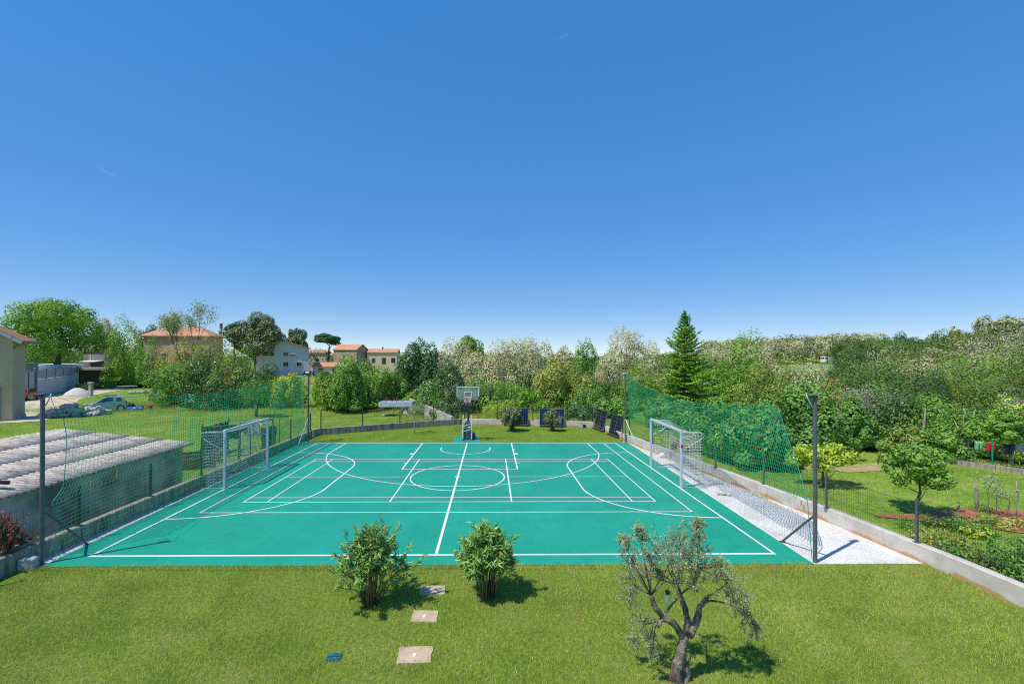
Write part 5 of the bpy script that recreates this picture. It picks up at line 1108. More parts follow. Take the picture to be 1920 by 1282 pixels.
# netted frame behind the left goal
def frame_pen():
    x0, y0 = at(380, 24.6); x1, y1 = at(470, 25.4); x2, y2 = at(512, 26.5); z = H(x0, y0); t = thing('netted_pen', 'wooden pen draped with dark green netting behind the left goal', 'pen', (x0, y0, z)); mb = MB()
    pts = [(x0, y0), (x0 + 1.9, y0 + .25), (x1, y1), (x2, y2), (x2 + .15, y2 + .5), (x0 + .3, y0 + 1.9)]
    for k, (x, y) in enumerate(pts): MB().tube([(x, y, z - .1), (x + .02, y, z + 1.75 + .12*(k % 2))], .035, 7).build('post', M['bark'], t, world=True)
    for a, b, zz in ((0, 1, 1.62), (1, 2, 1.74), (2, 3, 1.66), (0, 5, 1.58), (5, 3, 1.7), (1, 2, 1.5)): MB().tube([(*pts[a], z + zz), ((pts[a][0] + pts[b][0])/2, (pts[a][1] + pts[b][1])/2, z + zz + .05), (*pts[b], z + zz + .1)], .03, 6).build('rail', M['bark'], t, world=True)
    rr = np.random.default_rng(2)
    def sheet(a, b, z0_, z1_, m, name):
        q = MB(); P = []; n, k = 18, 8
        for i in range(n + 1):
            for j in range(k + 1): s_ = i/n; P.append((a[0] + (b[0] - a[0])*s_ + .05*math.sin(i*1.3 + j*.4), a[1] + (b[1] - a[1])*s_ - .05 + .06*math.sin(i*1.9 + j*.3), z0_ + (z1_ - z0_)*j/k + .05*math.sin(i*1.7)*(j/k)))
        q.add(P, [(i*(k + 1) + j, (i + 1)*(k + 1) + j, (i + 1)*(k + 1) + j + 1, i*(k + 1) + j + 1) for i in range(n) for j in range(k)]); q.build(name, m, t, world=True, smooth=True).modifiers.new('s', 'SOLIDIFY').thickness = .01
    dk = mat('dark_green_netting', (.008, .03, .03), (.015, .05, .048), 5, .8)
    sheet(pts[0], (pts[0][0] + 1.0, pts[0][1] + .15), z + .05, z + 1.62, dk, 'netting'); sheet(pts[5], pts[0], z + .05, z + 1.6, dk, 'netting'); sheet((x0 + 1.0, y0 + .15), pts[1], z + .95, z + 1.7, dk, 'netting'); sheet(pts[1], pts[2], z + 1.3, z + 1.72, dk, 'netting'); sheet((x2 - .55, y2 - .2), (x2 + .1, y2 + .3), z + .1, z + 1.35, dk, 'netting')
    sheet((x1 - .2, y1 - .3), (x1 + .7, y1 - .1), z + 1.05, z + 1.75, mat('pale_plastic_sheet', (.42, .43, .42), (.55, .56, .54), 3, .5), 'plastic_sheet')
frame_pen()
# ------------------------------------------------------------------ stone heap, car, clutter on the left lawn
rr = random.Random(77); x0, y0 = at(90, 40.5); x1, y1 = at(196, 42.5)
for k in range(84):
    s_ = rr.random(); lv = rr.choice((0, 0, 0, 1, 1, 2)); wdt = (1 - abs(2*s_ - 1)**2.2)
    if lv == 2 and wdt < .7: lv = 1
    if lv == 1 and wdt < .35: lv = 0
    x = x0 + (x1 - x0)*s_; y = y0 + (y1 - y0)*s_ + rr.uniform(-.8, .8)*(1 - lv*.35); r = rr.uniform(.2, .42); mb = MB(); rock(mb, (0, 0, 0), r, rr, rr.uniform(.6, .95)); o = mb.build('field_stone', M['stone_grey']); o.location = (x, y, H(x, y) + .15 + lv*.36); o.rotation_euler = (rr.uniform(-.5, .5), rr.uniform(-.5, .5), rr.uniform(0, 6))
    tag(o, 'grey limestone rock in the rock heap on the left lawn', 'rock', 'limestone rocks heaped on the left lawn')
def car(name, label, x, y, rz, L, Wd, Hh, prof, glass, paint, dark, wheelr, wb, z):
    """side profile swept across the width with tumblehome, windows, wheels, lamps"""
    t = thing(name, label, 'car', (x, y, z), rz); n = len(prof); V = []
    def wid(q): return Wd/2*(1 - .16*max(0, (q - .52)/.48)**1.2)
    secs = ((-1, .86), (-.96, .97), (0, 1.0), (.96, .97), (1, .86))
    for s_, k in secs:
        for (px_, pz) in prof: cx = px_*L; V.append((cx*(.985 if abs(s_) == 1 else 1), s_*wid(pz), pz*Hh*(.99 if abs(s_) == 1 else 1)))
    fs = [(a*n + i, a*n + (i + 1) % n, (a + 1)*n + (i + 1) % n, (a + 1)*n + i) for a in range(4) for i in range(n)] + [tuple(range(n)), tuple(reversed(range(4*n, 5*n)))]
    MB().add(V, fs).build('body', paint, t, smooth=False)
    for s_ in (-1, 1):
        for g in glass:
            P = [(gx*L, s_*(wid(gz) + .006), gz*Hh) for gx, gz in g]; Q = [(gx*L, s_*(wid(gz) - .03), gz*Hh) for gx, gz in g]; m_ = len(P)
            MB().add(P + Q, [tuple(range(m_))] + [(i, (i + 1) % m_, m_ + (i + 1) % m_, m_ + i) for i in range(m_)]).build('side_window', M['glass_dark'], t)
        for wx in (-wb/2, wb/2):
            w_ = MB().cyl((wx, s_*(Wd/2 - .09), wheelr), wheelr, .19, 20, 'y').build('wheel', M['rubber'], t); MB().cyl((wx, s_*(Wd/2 + .008), wheelr), wheelr*.66, .02, 16, 'y').build('rim', M['white_alu'], w_)
            MB().cyl((wx, s_*(Wd/2 - .012), wheelr + .01), wheelr*1.16, .03, 22, 'y').build('wheel_arch', M['black'], t)
    def band(i0, i1, m, nm, k=.82, o=.012):
        (ax, az), (bx, bz) = prof[i0], prof[i1]; nx, nz = -(bz - az), (bx - ax); l = math.hypot(nx*Hh, nz*L) or 1; c = (.5*(ax + bx)*L, .5*(az + bz)*Hh); cenx, cenz = 0, .5*Hh; d = Vector((c[0] - cenx, c[1] - cenz)).normalized()*o
        P = []
        for (x_, z_) in ((ax, az), (bx, bz)): P += [(x_*L + d.x, -wid(z_)*k, z_*Hh + d.y), (x_*L + d.x, wid(z_)*k, z_*Hh + d.y)]
        MB().add(P, [(0, 1, 3, 2)]).build(nm, m, t)
    return t, band, wid
silver = mat('silver_green_paint', (.44, .50, .47), (.47, .53, .50), 2, .3, .3); tri = mat('dark_trim', (.03, .033, .036), None, rough=.5)
x, y = at(206, 45); z = H(x, y)
SM = [(-.46, .14), (.44, .14), (.49, .2), (.5, .42), (.47, .55), (.44, .62), (.40, .86), (.30, .97), (.12, 1.0), (-.05, .985), (-.18, .9), (-.33, .66), (-.42, .58), (-.49, .46), (-.5, .24)]
t, band, wid = car('parked_car', 'small silver two-door microcar parked behind the rock heap', x, y, R(36), 2.65, 1.52, 1.52, SM, [[(-.27, .63), (.10, .63), (.13, .9), (-.06, .9), (-.14, .84)], [(.19, .64), (.38, .66), (.36, .86), (.22, .88)]], silver, tri, .29, 1.78, z)
band(10, 11, M['glass_dark'], 'windscreen'); band(5, 6, M['glass_dark'], 'rear_window'); MB().box((.05, 0, 1.535), (1.0, 1.15, .02)).build('roof_panel', tri, t)
for s_ in (-1, 1): MB().bbox((-1.27, s_*.5, .66), (.08, .26, .14), .02).build('headlight', M['white'], t); MB().bbox((-.74, s_*.8, .98), (.14, .12, .1), .02).build('mirror', tri, t); MB().bbox((1.29, s_*.6, .75), (.06, .14, .3), .02).build('tail_light', M['red'], t); MB().box((-.66, s_*.757, .62), (.012, .012, .55)).box((.34, s_*.757, .62), (.012, .012, .55)).build('door_gap', tri, t); MB().bbox((.2, s_*.762, .84), (.16, .03, .03), .005).build('handle', tri, t)
HB = [(-.46, .16), (.45, .16), (.5, .22), (.5, .5), (.47, .62), (.40, .93), (.28, 1.0), (-.02, 1.0), (-.12, .96), (-.25, .66), (-.44, .58), (-.5, .48), (-.5, .24)]
def hatch(label, u, D, rz, c, L=3.8):
    x, y = at(u, D); z = H(x, y); pm = mat('paint_%d' % int(u), c, tuple(q*.9 for q in c), 2, .3, .2)
    t, band, wid = car('parked_car', label, x, y, rz, L, 1.65, 1.45, HB, [[(-.17, .66), (.02, .66), (.04, .94), (-.08, .93)], [(.06, .66), (.32, .66), (.29, .92), (.07, .94)]], pm, tri, .3, L*.62, z)
    band(8, 9, M['glass_dark'], 'windscreen'); band(4, 5, M['glass_dark'], 'rear_window')
    for s_ in (-1, 1): MB().bbox((-L*.485, s_*.6, .72), (.08, .3, .14), .02).build('headlight', M['white'], t); MB().bbox((L*.49, s_*.68, .85), (.06, .18, .3), .02).build('tail_light', M['red'], t)
    MB().bbox((L*.5, 0, .42), (.08, 1.4, .16), .03).bbox((-L*.5, 0, .38), (.08, 1.4, .16), .03).build('bumper', tri, t); return t
hatch('dark red car half hidden behind the beige house by the white wall', 48, 56, R(-60), (.24, .045, .04), 4.1)
hatch('small pale grey car under the bush before the red house', 303, 82, R(-95), (.34, .33, .33), 3.9)
hatch('dark car parked beside the grey house, left of the pair', 583, 122, R(160), (.02, .025, .05))
hatch('dark grey car parked in the yard right of the grey house', 611, 119, R(175), (.07, .07, .08), 4.3)
t = thing('tarp_heap', 'bright blue tarpaulin bundle on the grass right of the microcar', 'tarpaulin', (*at(251, 45.5), H(*at(251, 45.5)))); mb = MB(); rr = random.Random(4)
for cx, r, fl in ((-.35, .34, .8), (.25, .36, .75), (.75, .26, .7)): rock(mb, (cx, 0, .2), r, rr, fl)
mb.build('sheet', mat('blue_tarp', (.02, .10, .42), (.03, .15, .55), 4, .45), t, smooth=True)
t = thing('tarp_heap', 'dark heap of sacks behind the blue tarpaulin', 'sacks', (*at(243, 47), H(*at(243, 47)))); mb = MB(); rock(mb, (0, 0, .3), .5, rr, .8); rock(mb, (-.7, .1, .22), .35, rr, .8); mb.build('sack', M['black'], t, smooth=True)
t = thing('plank_bundle', 'reddish brown wooden planks lying right of the blue tarpaulin', 'planks', (*at(272, 46.5), H(*at(272, 46.5)))); mb = MB()
for k in range(4): mb.bbox((0, .12*k, .35 + .02*k), (1.4, .1, .04), .005)
mb.bbox((-.45, .2, .16), (.1, .5, .3), .01).bbox((.45, .2, .16), (.1, .5, .3), .01); mb.build('boards', M['rust'], t)
t = thing('covered_pallet', 'green netting covered heap just left of the microcar', 'heap', (*at(176, 48.5), H(*at(176, 48.5)))); mb = MB()
for cx, r in ((-.6, .4), (0, .5), (.6, .4)): rock(mb, (cx, 0, .2), r, rr, .7)
mb.build('cover', mat('pale_green_cover', (.12, .24, .15), (.22, .33, .22), 9, .8), t, smooth=True)
# trailer
def trailer():
    x, y = at(744, 42); z = H(x, y); t = thing('trailer', 'white flatbed trailer with one axle standing on the lawn behind the fence', 'trailer', (x, y, z), R(4)); wm = mat('trailer_paint', (.42, .48, .55), (.55, .58, .62), 3, .45, .1)
    L, W_, b0, hh = 2.95, 1.5, .82, .42
    MB().bbox((0, 0, b0 + .03), (L, W_, .06), .01).build('bed', wm, t)
    for s_ in (-1, 1): MB().bbox((0, s_*W_/2, b0 + hh/2 + .06), (L, .04, hh), .01).build('side_board', wm, t); MB().bbox((s_*(L/2 + .02), 0, b0 + hh/2 + .06), (.04, W_ + .04, hh), .01).build('end_board', wm, t)
    for s_ in (-1, 1):
        w_ = MB().cyl((.85, s_*(W_/2 - .12), .33), .33, .2, 22, 'y').build('wheel', M['rubber'], t); MB().cyl((.85, s_*(W_/2 - .02), .33), .2, .03, 18, 'y').build('rim', M['white'], w_)
        MB().bbox((.85, s_*(W_/2 - .12), .72), (.85, .24, .04), .01).build('mudguard', M['black'], t)
    MB().bbox((.85, 0, .33), (.08, W_ - .3, .08), .01).build('axle', M['black'], t); q = MB(); q.tube([(-.3, 0, .72), (-1.4, 0, .6), (-2.35, 0, .42)], .04, 8); q.build('drawbar', M['rust'], t)
    q = MB()
    for s_ in (-1, 1): q.tube([(-1.3, s_*.5, .8), (-1.15, s_*.1, .1)], .025, 6)
    q.bbox((-1.15, 0, .06), (.3, .3, .06), .01); q.build('prop_stand', M['white'], t)
    MB().tube([(-.1, .3, .8), (-.1, .3, .5)], .03, 6).box((-.1, .3, .45), (.3, .3, .04)).build('rear_prop', M['white'], t)
    q = thing('steel_frame', 'rusty red steel frame lying in the white trailer', 'frame', (x - .55, y, z + .9), R(4))
    for k in range(2): MB().tube([(-.45 + .95*k, .1, 0), (-.42 + .95*k, .1, .95 - .15*k)], .035, 6).tube([(-.42 + .95*k, .1, .68), (.25 + .95*k, .1, .35)], .025, 6).build('upright', M['rust'], q)
trailer()
# ------------------------------------------------------------------ buildings
def gable(name, label, x, y, z, rz, L, W_, he, hr, wm, rm, wins=(), over=.35, hip=0, cat='house', chim=None):
    """house with ridge along local X; windows: (face, s, z, w, h, kind) with face f/b (long sides) or l/r (ends)"""
    t = thing(name, label, cat, (x, y, z), rz); a, b = L/2, W_/2; gz = hr if not hip else he
    V = [(-a, -b, -.8), (a, -b, -.8), (a, b, -.8), (-a, b, -.8), (-a, -b, he), (a, -b, he), (a, b, he), (-a, b, he)]; F = [(0, 1, 5, 4), (2, 3, 7, 6)]
    if hip: F += [(1, 2, 6, 5), (3, 0, 4, 7)]
    else: V += [(-a, 0, hr), (a, 0, hr)]; F += [(1, 2, 6, 9, 5), (3, 0, 4, 8, 7)]
    MB().add(V, F).build('wall', wm, t); s_ = (hr - he)/b; e = over; ze = he - s_*e; th = .26; o = 0 if hip else over
    P = []
    for dz in (.03, .03 + th): P += [(-a - e, -b - e, ze + dz), (a + e, -b - e, ze + dz), (a + e, b + e, ze + dz), (-a - e, b + e, ze + dz), (-a - e + hip, 0, hr + dz), (a + e - hip, 0, hr + dz)]
    up = [(6, 7, 11, 10), (8, 9, 10, 11)]; dn = [(0, 4, 5, 1), (2, 5, 4, 3)]; sd = [(0, 1, 7, 6), (2, 3, 9, 8)]
    if hip: up += [(7, 8, 11), (9, 6, 10)]; dn += [(1, 5, 2), (3, 4, 0)]; sd += [(1, 2, 8, 7), (3, 0, 6, 9)]
    else: sd += [(1, 5, 11, 7), (5, 2, 8, 11), (0, 6, 10, 4), (4, 10, 9, 3)]
    r = MB().add(P, up + dn + sd).build('roof', rm, t)
    if chim: MB().bbox((chim[0], chim[1], hr + .2), (.5, .5, 1.3), .03).build('chimney', M['rust'] if len(chim) < 3 else chim[2], r)
    for (f, sx, wz, ww, wh, kd) in wins:
        T = {'f': (sx, -b, 0), 'b': (sx, b, PI), 'l': (-a, -sx, -PI/2), 'r': (a, sx, PI/2)}[f]
        def bb(o_, d_, name_, m_, par): 
            c_, s2 = math.cos(T[2]), math.sin(T[2]); cx, cy = o_[0]*c_ - o_[1]*s2, o_[0]*s2 + o_[1]*c_; return MB().box((T[0] + cx, T[1] + cy, o_[2]), d_, T[2]).build(name_, m_, par)
        if kd == 'door': d0 = bb((0, -.03, wz), (ww, .08, wh), 'door', M['bark'], t); continue
        if kd == 'dark': bb((0, -.02, wz), (ww, .06, wh), 'window', M['glass_dark'], t); continue
        fr = MB(); c_, s2 = math.cos(T[2]), math.sin(T[2])
        for (ox, oz, dx, dz) in ((0, wh/2, ww + .14, .08), (0, -wh/2, ww + .14, .08), (-ww/2 - .03, 0, .08, wh), (ww/2 + .03, 0, .08, wh), (0, 0, .06, wh)): fr.box((T[0] + ox*c_ + .04*s2, T[1] + ox*s2 - .04*c_, wz + oz), (dx, .1, dz), T[2])
        w0 = fr.build('window', M['white'], t); bb((0, -.02, wz), (ww, .05, wh), 'pane', M['glass_dark'], w0)
        if kd == 'sill': bb((0, -.08, wz - wh/2 - .10), (ww + .3, .16, .06), 'sill', M['concrete'], w0)
        if kd == 'half': bb((0, -.05, wz + wh*.24), (ww, .04, wh*.5), 'shutter', M['white'], w0)
    return t
grey = mat('grey_render', (.50, .50, .53), (.56, .56, .59), 1.5, .85); beige = mat('beige_render', (.52, .385, .26), (.57, .43, .30), 1.2, .85); stone = mat('rubble_stone', (.36, .28, .19), (.48, .40, .29), 3, .9, bmp=(6, .6, .05), c3=(.28, .23, .17)); redw = mat('red_render', (.58, .29, .20), (.64, .34, .24), 2, .85); cream = mat('cream_render', (.62, .50, .36), (.66, .55, .41), 2, .85); darkst = mat('dark_stone', (.15, .125, .12), (.25, .22, .21), 3, .9, bmp=(5, .6, .05))
x, y = at(528, 126); gable('grey_house', 'two storey grey house with red gable roof behind the thicket', x - 1.2, y + 4, H(x, y), R(90 + 22), 8, 13.2, zt(490, 653, 126) - H(x, y), zt(525, 640, 124) - H(x, y), grey, M['tile'],
    [('l', -2.6 + 5.0, 5.9, 1.25, 1.1, 'half'), ('l', .7, 6.0, 1.25, 1.15, 'sill'), ('l', .7, 3.2, 1.25, 1.25, 'sill'), ('l', 4.1, 3.2, 1.25, 1.2, 'sill'), ('l', -3.6, 6.1, 2.6, 1.2, 'dark'), ('f', 1.5, 3.0, 1.2, 1.2, 'sill')], .5, chim=(1.5, -1.2))
x, y = at(652, 150); gable('stone_house', 'old rubble stone house with faded tile roof under the umbrella pine', x, y + 3, H(x, y), R(-22), 9.5, 5.6, zt(650, 656, 150) - H(x, y), zt(650, 649, 150) - H(x, y) + .4, stone, M['tile'], [('l', 0, 4.4, .8, 1.0, 'dark'), ('l', .2, 6.1, .5, .5, 'dark'), ('f', -.5, 5.0, .6, 1.2, 'dark'), ('f', 2.8, 5.2, .5, .9, 'dark')], .3, chim=(-4.4, 0, stone))
x, y = at(716, 152); gable('cream_house', 'low cream house with tile roof and three dark windows, left of the dark laurel', x, y + 3, H(x, y), R(3), 9.6, 6, zt(716, 661.5, 152) - H(x, y), zt(716, 655.5, 154) - H(x, y), cream, M['tile'], [('f', -2.9, 4.1, 1.1, 1.5, 'dark'), ('f', .5, 3.9, 1.3, 2.1, 'dark'), ('f', 3.6, 4.1, 1.3, 1.6, 'dark')], .3, chim=(-.5, .3, M['black']))
x, y = at(686, 160); gable('small_house', 'small tiled outbuilding squeezed between the stone and cream houses', x, y + 3, H(x, y), R(-30), 4, 4, zt(686, 661, 160) - H(x, y), zt(686, 657, 160) - H(x, y), stone, M['tile'], [('f', 0, 3.0, .6, .8, 'dark')], .25)
x, y = at(618, 132); gable('low_barn', 'low white outbuilding with tiled roof behind the parked cars', x, y + 2, H(x, y), R(6), 9.5, 5, zt(618, 688, 132) - H(x, y), zt(618, 681, 132) - H(x, y), cream, M['tile'], [('f', -2.5, 1.2, 1.4, 1.5, 'dark'), ('f', 1.8, 1.2, 2.2, 1.7, 'dark')], .3)
x, y = at(590, 150); gable('cream_house', 'distant pale house peeping out right of the grey house roof', x, y + 4, H(x, y), R(4), 6, 5, zt(590, 662, 150) - H(x, y), zt(590, 657, 150) - H(x, y), cream, M['tile'], [('f', 0, 4.2, 1, 1, 'dark')], .3)
x, y = at(345, 104); gable('red_house', 'long terracotta red house with hipped tile roof behind the sparse tree', x - 3.2, y + 5, H(x, y), R(7), 14, 7, zt(345, 629, 104) - H(x, y), zt(345, 616, 106) - H(x, y) + .5, redw, M['tile'], [('f', -2.6, 5.2, 1.1, 1.7, 'sill'), ('f', -6.4, 5.2, 1.1, 1.6, 'dark'), ('f', 2.5, 5.2, 1.1, 1.6, 'dark'), ('f', -2.6, 1.8, 1.1, 1.6, 'dark')], .5, hip=4.5, chim=(8.6, -1.2, M['rust']))
# beige house at the left edge
def beige_house():
    cx, cy = at(24, 38.4); z = H(cx, cy) - .05; rz = R(30); c, s_ = math.cos(rz), math.sin(rz)
    t = thing('beige_house', 'beige rendered house with tile roof and blue garage door at the left edge', 'house', (cx, cy, z), rz)
    # local frame: corner at origin, gable wall runs to -X, side wall runs to +Y
    W_, D_ = 9.0, 2.75; he = zt(24, 634, 38.4) - z; hr = he + 2.9
    MB().add([(-W_, 0, -.3), (0, 0, -.3), (0, D_, -.3), (-W_, D_, -.3), (-W_, 0, he), (0, 0, he), (0, D_, he), (-W_, D_, he), (-W_/2, 0, hr)], [(0, 1, 5, 8, 4), (1, 2, 6, 5), (2, 3, 7, 6), (3, 0, 4, 7)]).build('wall', beige, t)
    sl_ = (hr - he)/(W_/2); o = .75; P = []
    for dz in (.04, .18): P += [(o*.9, -.3, he - sl_*o*.9 + dz), (o*.9, D_ + .5, he - sl_*o*.9 + dz), (-W_/2, .2, hr + dz), (-W_/2, -.3, hr + dz), (-W_ - o*.9, -.3, he - sl_*o*.9 + dz), (-W_ - o*.9, D_ + .5, he - sl_*o*.9 + dz)]
    r = MB().add(P, [(6, 7, 8, 9), (9, 8, 11, 10), (0, 3, 2, 1), (3, 4, 5, 2), (0, 1, 7, 6), (1, 2, 8, 7), (2, 5, 11, 8), (5, 4, 10, 11), (4, 3, 9, 10), (3, 0, 6, 9)]).build('roof', M['tile'], t)
    mb = MB()
    for k in range(14):
        y = -.15 + k*.25; q = min(1, (D_ + .5 - y)/(D_ + .3)); xe_ = o*.9 + q*(-W_/2 - o*.9); ze_ = he - sl_*o*.9 + q*(hr - he + sl_*o*.9); mb.tube([(o*.88, y, he - sl_*o*.88 + .2), (min(xe_ + .15, o*.8), y, ze_ + .16 - .15*sl_)], .075, 6)
    mb.build('tile_row', M['tile'], r)
    MB().tube([(o*.98, -.3, he - sl_*o + .1), (o*.98, D_ + .5, he - sl_*o + .1)], .07, 8).tube([(o*.9, -.2, he - sl_*o + .05), (.1, -.08, he - .75), (.1, -.08, he - .95)], .05, 8).build('gutter', M['steel_dark'], t)
    MB().box((o*.45, -.33, he - sl_*o*.45 - .02), (.001 + o*.9, .04, .24), M=Matrix.Rotation(math.atan(sl_), 3, 'Y')).box((-W_/4, -.33, he + (hr - he)/2 - .02), (W_/2*1.18, .04, .24), M=Matrix.Rotation(math.atan(sl_), 3, 'Y')).build('verge_board', M['white_alu'], t)
    d = MB().box((-2.1, -.02, 1.35), (2.6, .06, 2.6)).build('garage_door', mat('pale_blue_door', (.30, .40, .50), (.34, .44, .54), 3, .5), t); MB().box((-2.1, -.06, 1.98), (2.2, .03, 1.0)).build('door_glass', M['blue_glass'], d)
    f = MB().box((-.75, -.06, 1.4), (.12, .14, 2.8)).box((-2.1, -.06, 2.76), (2.9, .14, .12)).build('door_frame', mat('grey_frame', (.30, .33, .36), None, rough=.6), d)
    w0 = MB().box((-2.1, -.03, 5.0), (1.9, .1, 2.5)).build('window', M['white_alu'], t); MB().box((-2.1, -.07, 5.0), (1.66, .08, 2.26)).build('pane', M['blue_glass'], w0)
    MB().bbox((.05, D_/2, .1), (.1, D_, .5), .02).build('plinth', M['concrete'], t)
beige_house()
# white carport, boundary wall with railing, gate, heap of pale grit
A, B = at(68, 60), at(146, 76)
def lerp2(s_): return (A[0] + (B[0] - A[0])*s_, A[1] + (B[1] - A[1])*s_)
ang = math.atan2(B[1] - A[1], B[0] - A[0]); Lw = math.hypot(B[0] - A[0], B[1] - A[1]); wz = H(*A); lav = mat('pale_lilac_render', (.46, .45, .50), (.52, .51, .55), 1.5, .85)
t = thing('boundary_wall', 'long pale wall with grey railing panels below the white carport', 'wall', (*A, wz), ang)
MB().bbox((Lw/2, 0, .75), (Lw, .25, 2.9), .02).build('body', lav, t); MB().bbox((Lw/2, 0, 2.24), (Lw + .1, .35, .08), .02).build('coping', M['white_alu'], t)
for k in range(6):
    MB().box((Lw*k/5.001, 0, 2.95), (.1, .1, 1.4)).build('post', M['steel_dark'], t)
    if k < 5: MB().box((Lw*(k + .5)/5, 0, 2.95), (Lw/5 - .2, .04, 1.15)).build('railing_panel', mat('railing_grey', (.30, .32, .36), (.36, .38, .42), 8, .6), t)
g0 = at(38, 57.5); t = thing('gate', 'tall grey sliding gate between the beige house and the pale wall', 'gate', (*g0, H(*g0)), math.atan2(A[1] - g0[1], A[0] - g0[0])); Lg = math.hypot(A[0] - g0[0], A[1] - g0[1])
MB().box((Lg/2, 0, 1.7), (Lg - .4, .06, 3.4)).build('panel', mat('gate_grey', (.34, .36, .40), (.40, .42, .46), 5, .55), t); MB().bbox((Lg - .1, 0, 1.85), (.3, .3, 4.0), .02).bbox((Lg*.5, -.05, 1.75), (.1, .12, 3.5), .02).build('post', M['steel_dark'], t)
C0, C1 = at(62, 66), at(148, 84); an2 = math.atan2(C1[1] - C0[1], C1[0] - C0[0]); Lc = math.hypot(C1[0] - C0[0], C1[1] - C0[1]); zc = H(*C0); zroof = zt(100, 687, 72) - zc
t = thing('carport', 'white flat roofed carport on thick white columns behind the pale wall', 'carport', (*C0, zc), an2)
MB().bbox((Lc/2, 1.5, zroof), (Lc + .6, 4.4, .55), .05).build('roof', mat('white_render', (.66, .68, .72), (.70, .72, .76), 2, .7), t)
for k, s_ in enumerate((.05, .30, .46, .72, .90)): MB().bbox((Lc*s_, -.3, zroof/2), (.6 if k else 1.0, .5, zroof - .5), .03).build('column', M['white'], t)
x, y = at(62, 63.5); t = thing('brown_wall', 'brown grey wall block between the beige house and the white carport', 'wall', (x, y, H(x, y)), ang); MB().bbox((-.8, 0, zt(60, 680, 63.5)/2 + .35), (4.2, .4, zt(60, 680, 63.5) + .7), .02).build('body', mat('brown_wall', (.22, .19, .16), (.27, .235, .2), 2, .9), t)
x, y = at(170, 84); z = H(x, y); t = thing('flat_shed', 'dark flat roofed shed overgrown at the front, right of the white carport', 'shed', (x, y, z), R(10)); hs = zt(170, 692, 84) - z
MB().bbox((0, 0, hs/2 - .2), (6.2, 3, hs), .03).build('wall', mat('dark_timber', (.05, .04, .035), (.09, .075, .06), 3, .9), t); MB().bbox((0, -.2, hs + .1), (7.4, 3.8, .45), .05).build('roof', mat('grey_thatch', (.30, .26, .23), (.40, .36, .33), 4, .9), t)  # wall timber is a very dark brown with random mottling
x, y = at(182, 92); z = H(x, y); h1 = zt(182, 657, 92) - z; t = thing('stone_hut', 'grey stone hut with flat red edged roof and white awning', 'hut', (x, y + 2, z), R(-12)); MB().bbox((0, 0, h1/2 - .3), (5.4, 4.4, h1), .03).build('wall', darkst, t); MB().bbox((0, 0, h1 - .22), (5.8, 4.8, .2), .03).build('roof', M['rust'], t); MB().box((-.9, -2.23, h1*.62), (.35, .06, h1*.6)).build('quoin', M['concrete'], t); MB().box((.5, -3.1, zt(182, 677, 92) - z), (3.8, 1.8, .1), M=Matrix.Rotation(.12, 3, 'X')).build('awning', M['white'], t)
MB().box((-.6, -2.26, 1.4), (1.0, .06, 2.0)).box((1.4, -2.26, 1.4), (1.0, .06, 2.0)).build('opening', M['black'], t); 
for s_ in (-1, 1): MB().box((.5 + s_*1.6, -3.8, 1.5), (.14, .14, 3.2)).build('prop', M['bark_pale'], t)
x, y = at(148, 90); z = H(x, y); t = thing('ruined_wall', 'low broken stone wall left of the stone hut', 'wall', (x, y, z), R(-10)); MB().add([(-1.8, 0, -.3), (1.8, 0, -.3), (1.8, .5, -.3), (-1.8, .5, -.3), (-1.8, 0, 2.6), (1.8, 0, 3.4), (1.8, .5, 3.4), (-1.8, .5, 2.6), (-.4, 0, 3.3), (-.4, .5, 3.3)], [(0, 1, 5, 8, 4), (2, 3, 7, 9, 6), (1, 2, 6, 5), (3, 0, 4, 7), (4, 8, 9, 7), (8, 5, 6, 9)]).build('body', darkst, t)
x, y = at(146, 61.5); z = H(x, y); t = thing('grit_heap', 'rounded heap of pale grit against the wall beside the dirt road', 'heap', (x, y, z)); P = [(0, 0, 1.1)]; rr = random.Random(8)
for k in range(1, 8):
    for i in range(24): a = 2*PI*i/24; q = k/7; P.append((q*1.75*math.cos(a)*rr.uniform(.96, 1.04), q*1.4*math.sin(a), 1.15*(1 - q**1.7)*rr.uniform(.97, 1.02) - (.2 if k == 7 else 0)))
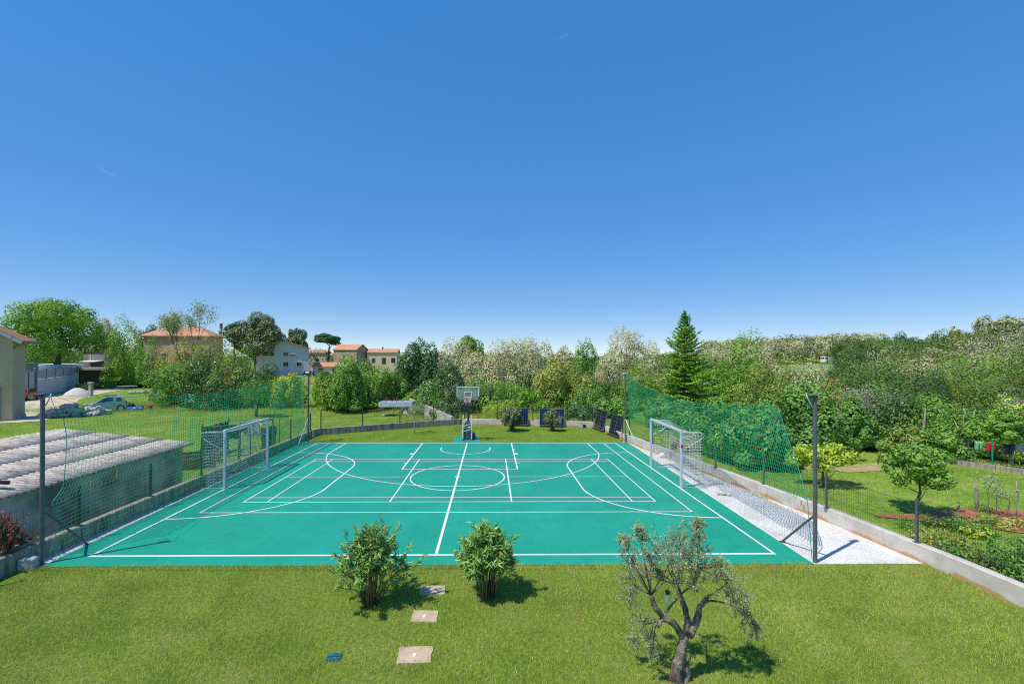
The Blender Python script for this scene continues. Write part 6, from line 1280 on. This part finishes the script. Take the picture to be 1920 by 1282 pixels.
MB().add(P, [(0, 1 + i, 1 + (i + 1) % 24) for i in range(24)] + [(1 + r_*24 + i, 1 + (r_ + 1)*24 + i, 1 + (r_ + 1)*24 + (i + 1) % 24, 1 + r_*24 + (i + 1) % 24) for r_ in range(6) for i in range(24)]).build('grit', mat('pale_grit', (.48, .45, .42), (.56, .53, .50), 9, .95, bmp=(20, .5, .03)), t, smooth=True)
x, y = at(171, 62.5); t = thing('marker_stone', 'short pale marker post among the low hedge by the road', 'post', (x, y, H(x, y))); MB().bbox((0, 0, .8), (.45, .4, 1.7), .06).bbox((0, 0, 1.72), (.6, .5, .22), .06).build('post', M['concrete'], t)
x, y = at(281, 82); t = thing('garden_shed', 'small pale board shed beside the grey car', 'shed', (x, y, H(x, y)), R(5)); MB().bbox((0, 0, .9), (1.8, 1.6, 2.1), .02).build('wall', M['concrete'], t); MB().box((0, 0, 2.02), (2.1, 1.9, .08), M=Matrix.Rotation(.08, 3, 'X')).build('roof', M['steel_dark'], t)
x, y = at(280, 66); t = thing('stone_kerb', 'low broken stone wall by the road below the pale lawn', 'wall', (x, y, H(x, y)), R(20)); mb = MB()
for k in range(16): rock(mb, (-2.2 + .3*k, rr.uniform(-.1, .1), .22), rr.uniform(.2, .34), rr, .8)
mb.build('stones', M['stone_grey'], t)
x, y = at(1872, 60); z = H(x, y); hs = zt(1872, 731, 60) - z; t = thing('flat_hut', 'low rubble hut with flat grey roof below the hillside wood', 'hut', (x, y, z), R(-20)); MB().bbox((0, 0, hs/2 - .3), (4.2, 3, max(hs, 1.6)), .03).build('wall', M['stone_grey'], t); MB().bbox((.1, 0, hs + .05), (5.0, 3.8, .22), .03).build('roof', mat('grey_felt', (.20, .18, .16), (.28, .26, .23), 3, .9), t)
x, y = at(1553, 150); z = zt(1553, 680, 150); t = thing('white_van', 'white van body far off at the field edge, between the ridge and the wood', 'van', (x, y, z), R(10)); MB().bbox((0, 0, 1.1), (4.6, 1.9, 1.9), .15).build('body', M['white'], t); MB().box((-1.7, -.96, 1.5), (.9, .04, .6)).box((-2.32, 0, 1.5), (.04, 1.5, .6)).build('window', M['glass_dark'], t)
for wx in (-1.4, 1.4):
    for s_ in (-1, 1): MB().cyl((wx, s_*.86, .3), .32, .2, 14, 'y').build('wheel', M['rubber'], t)
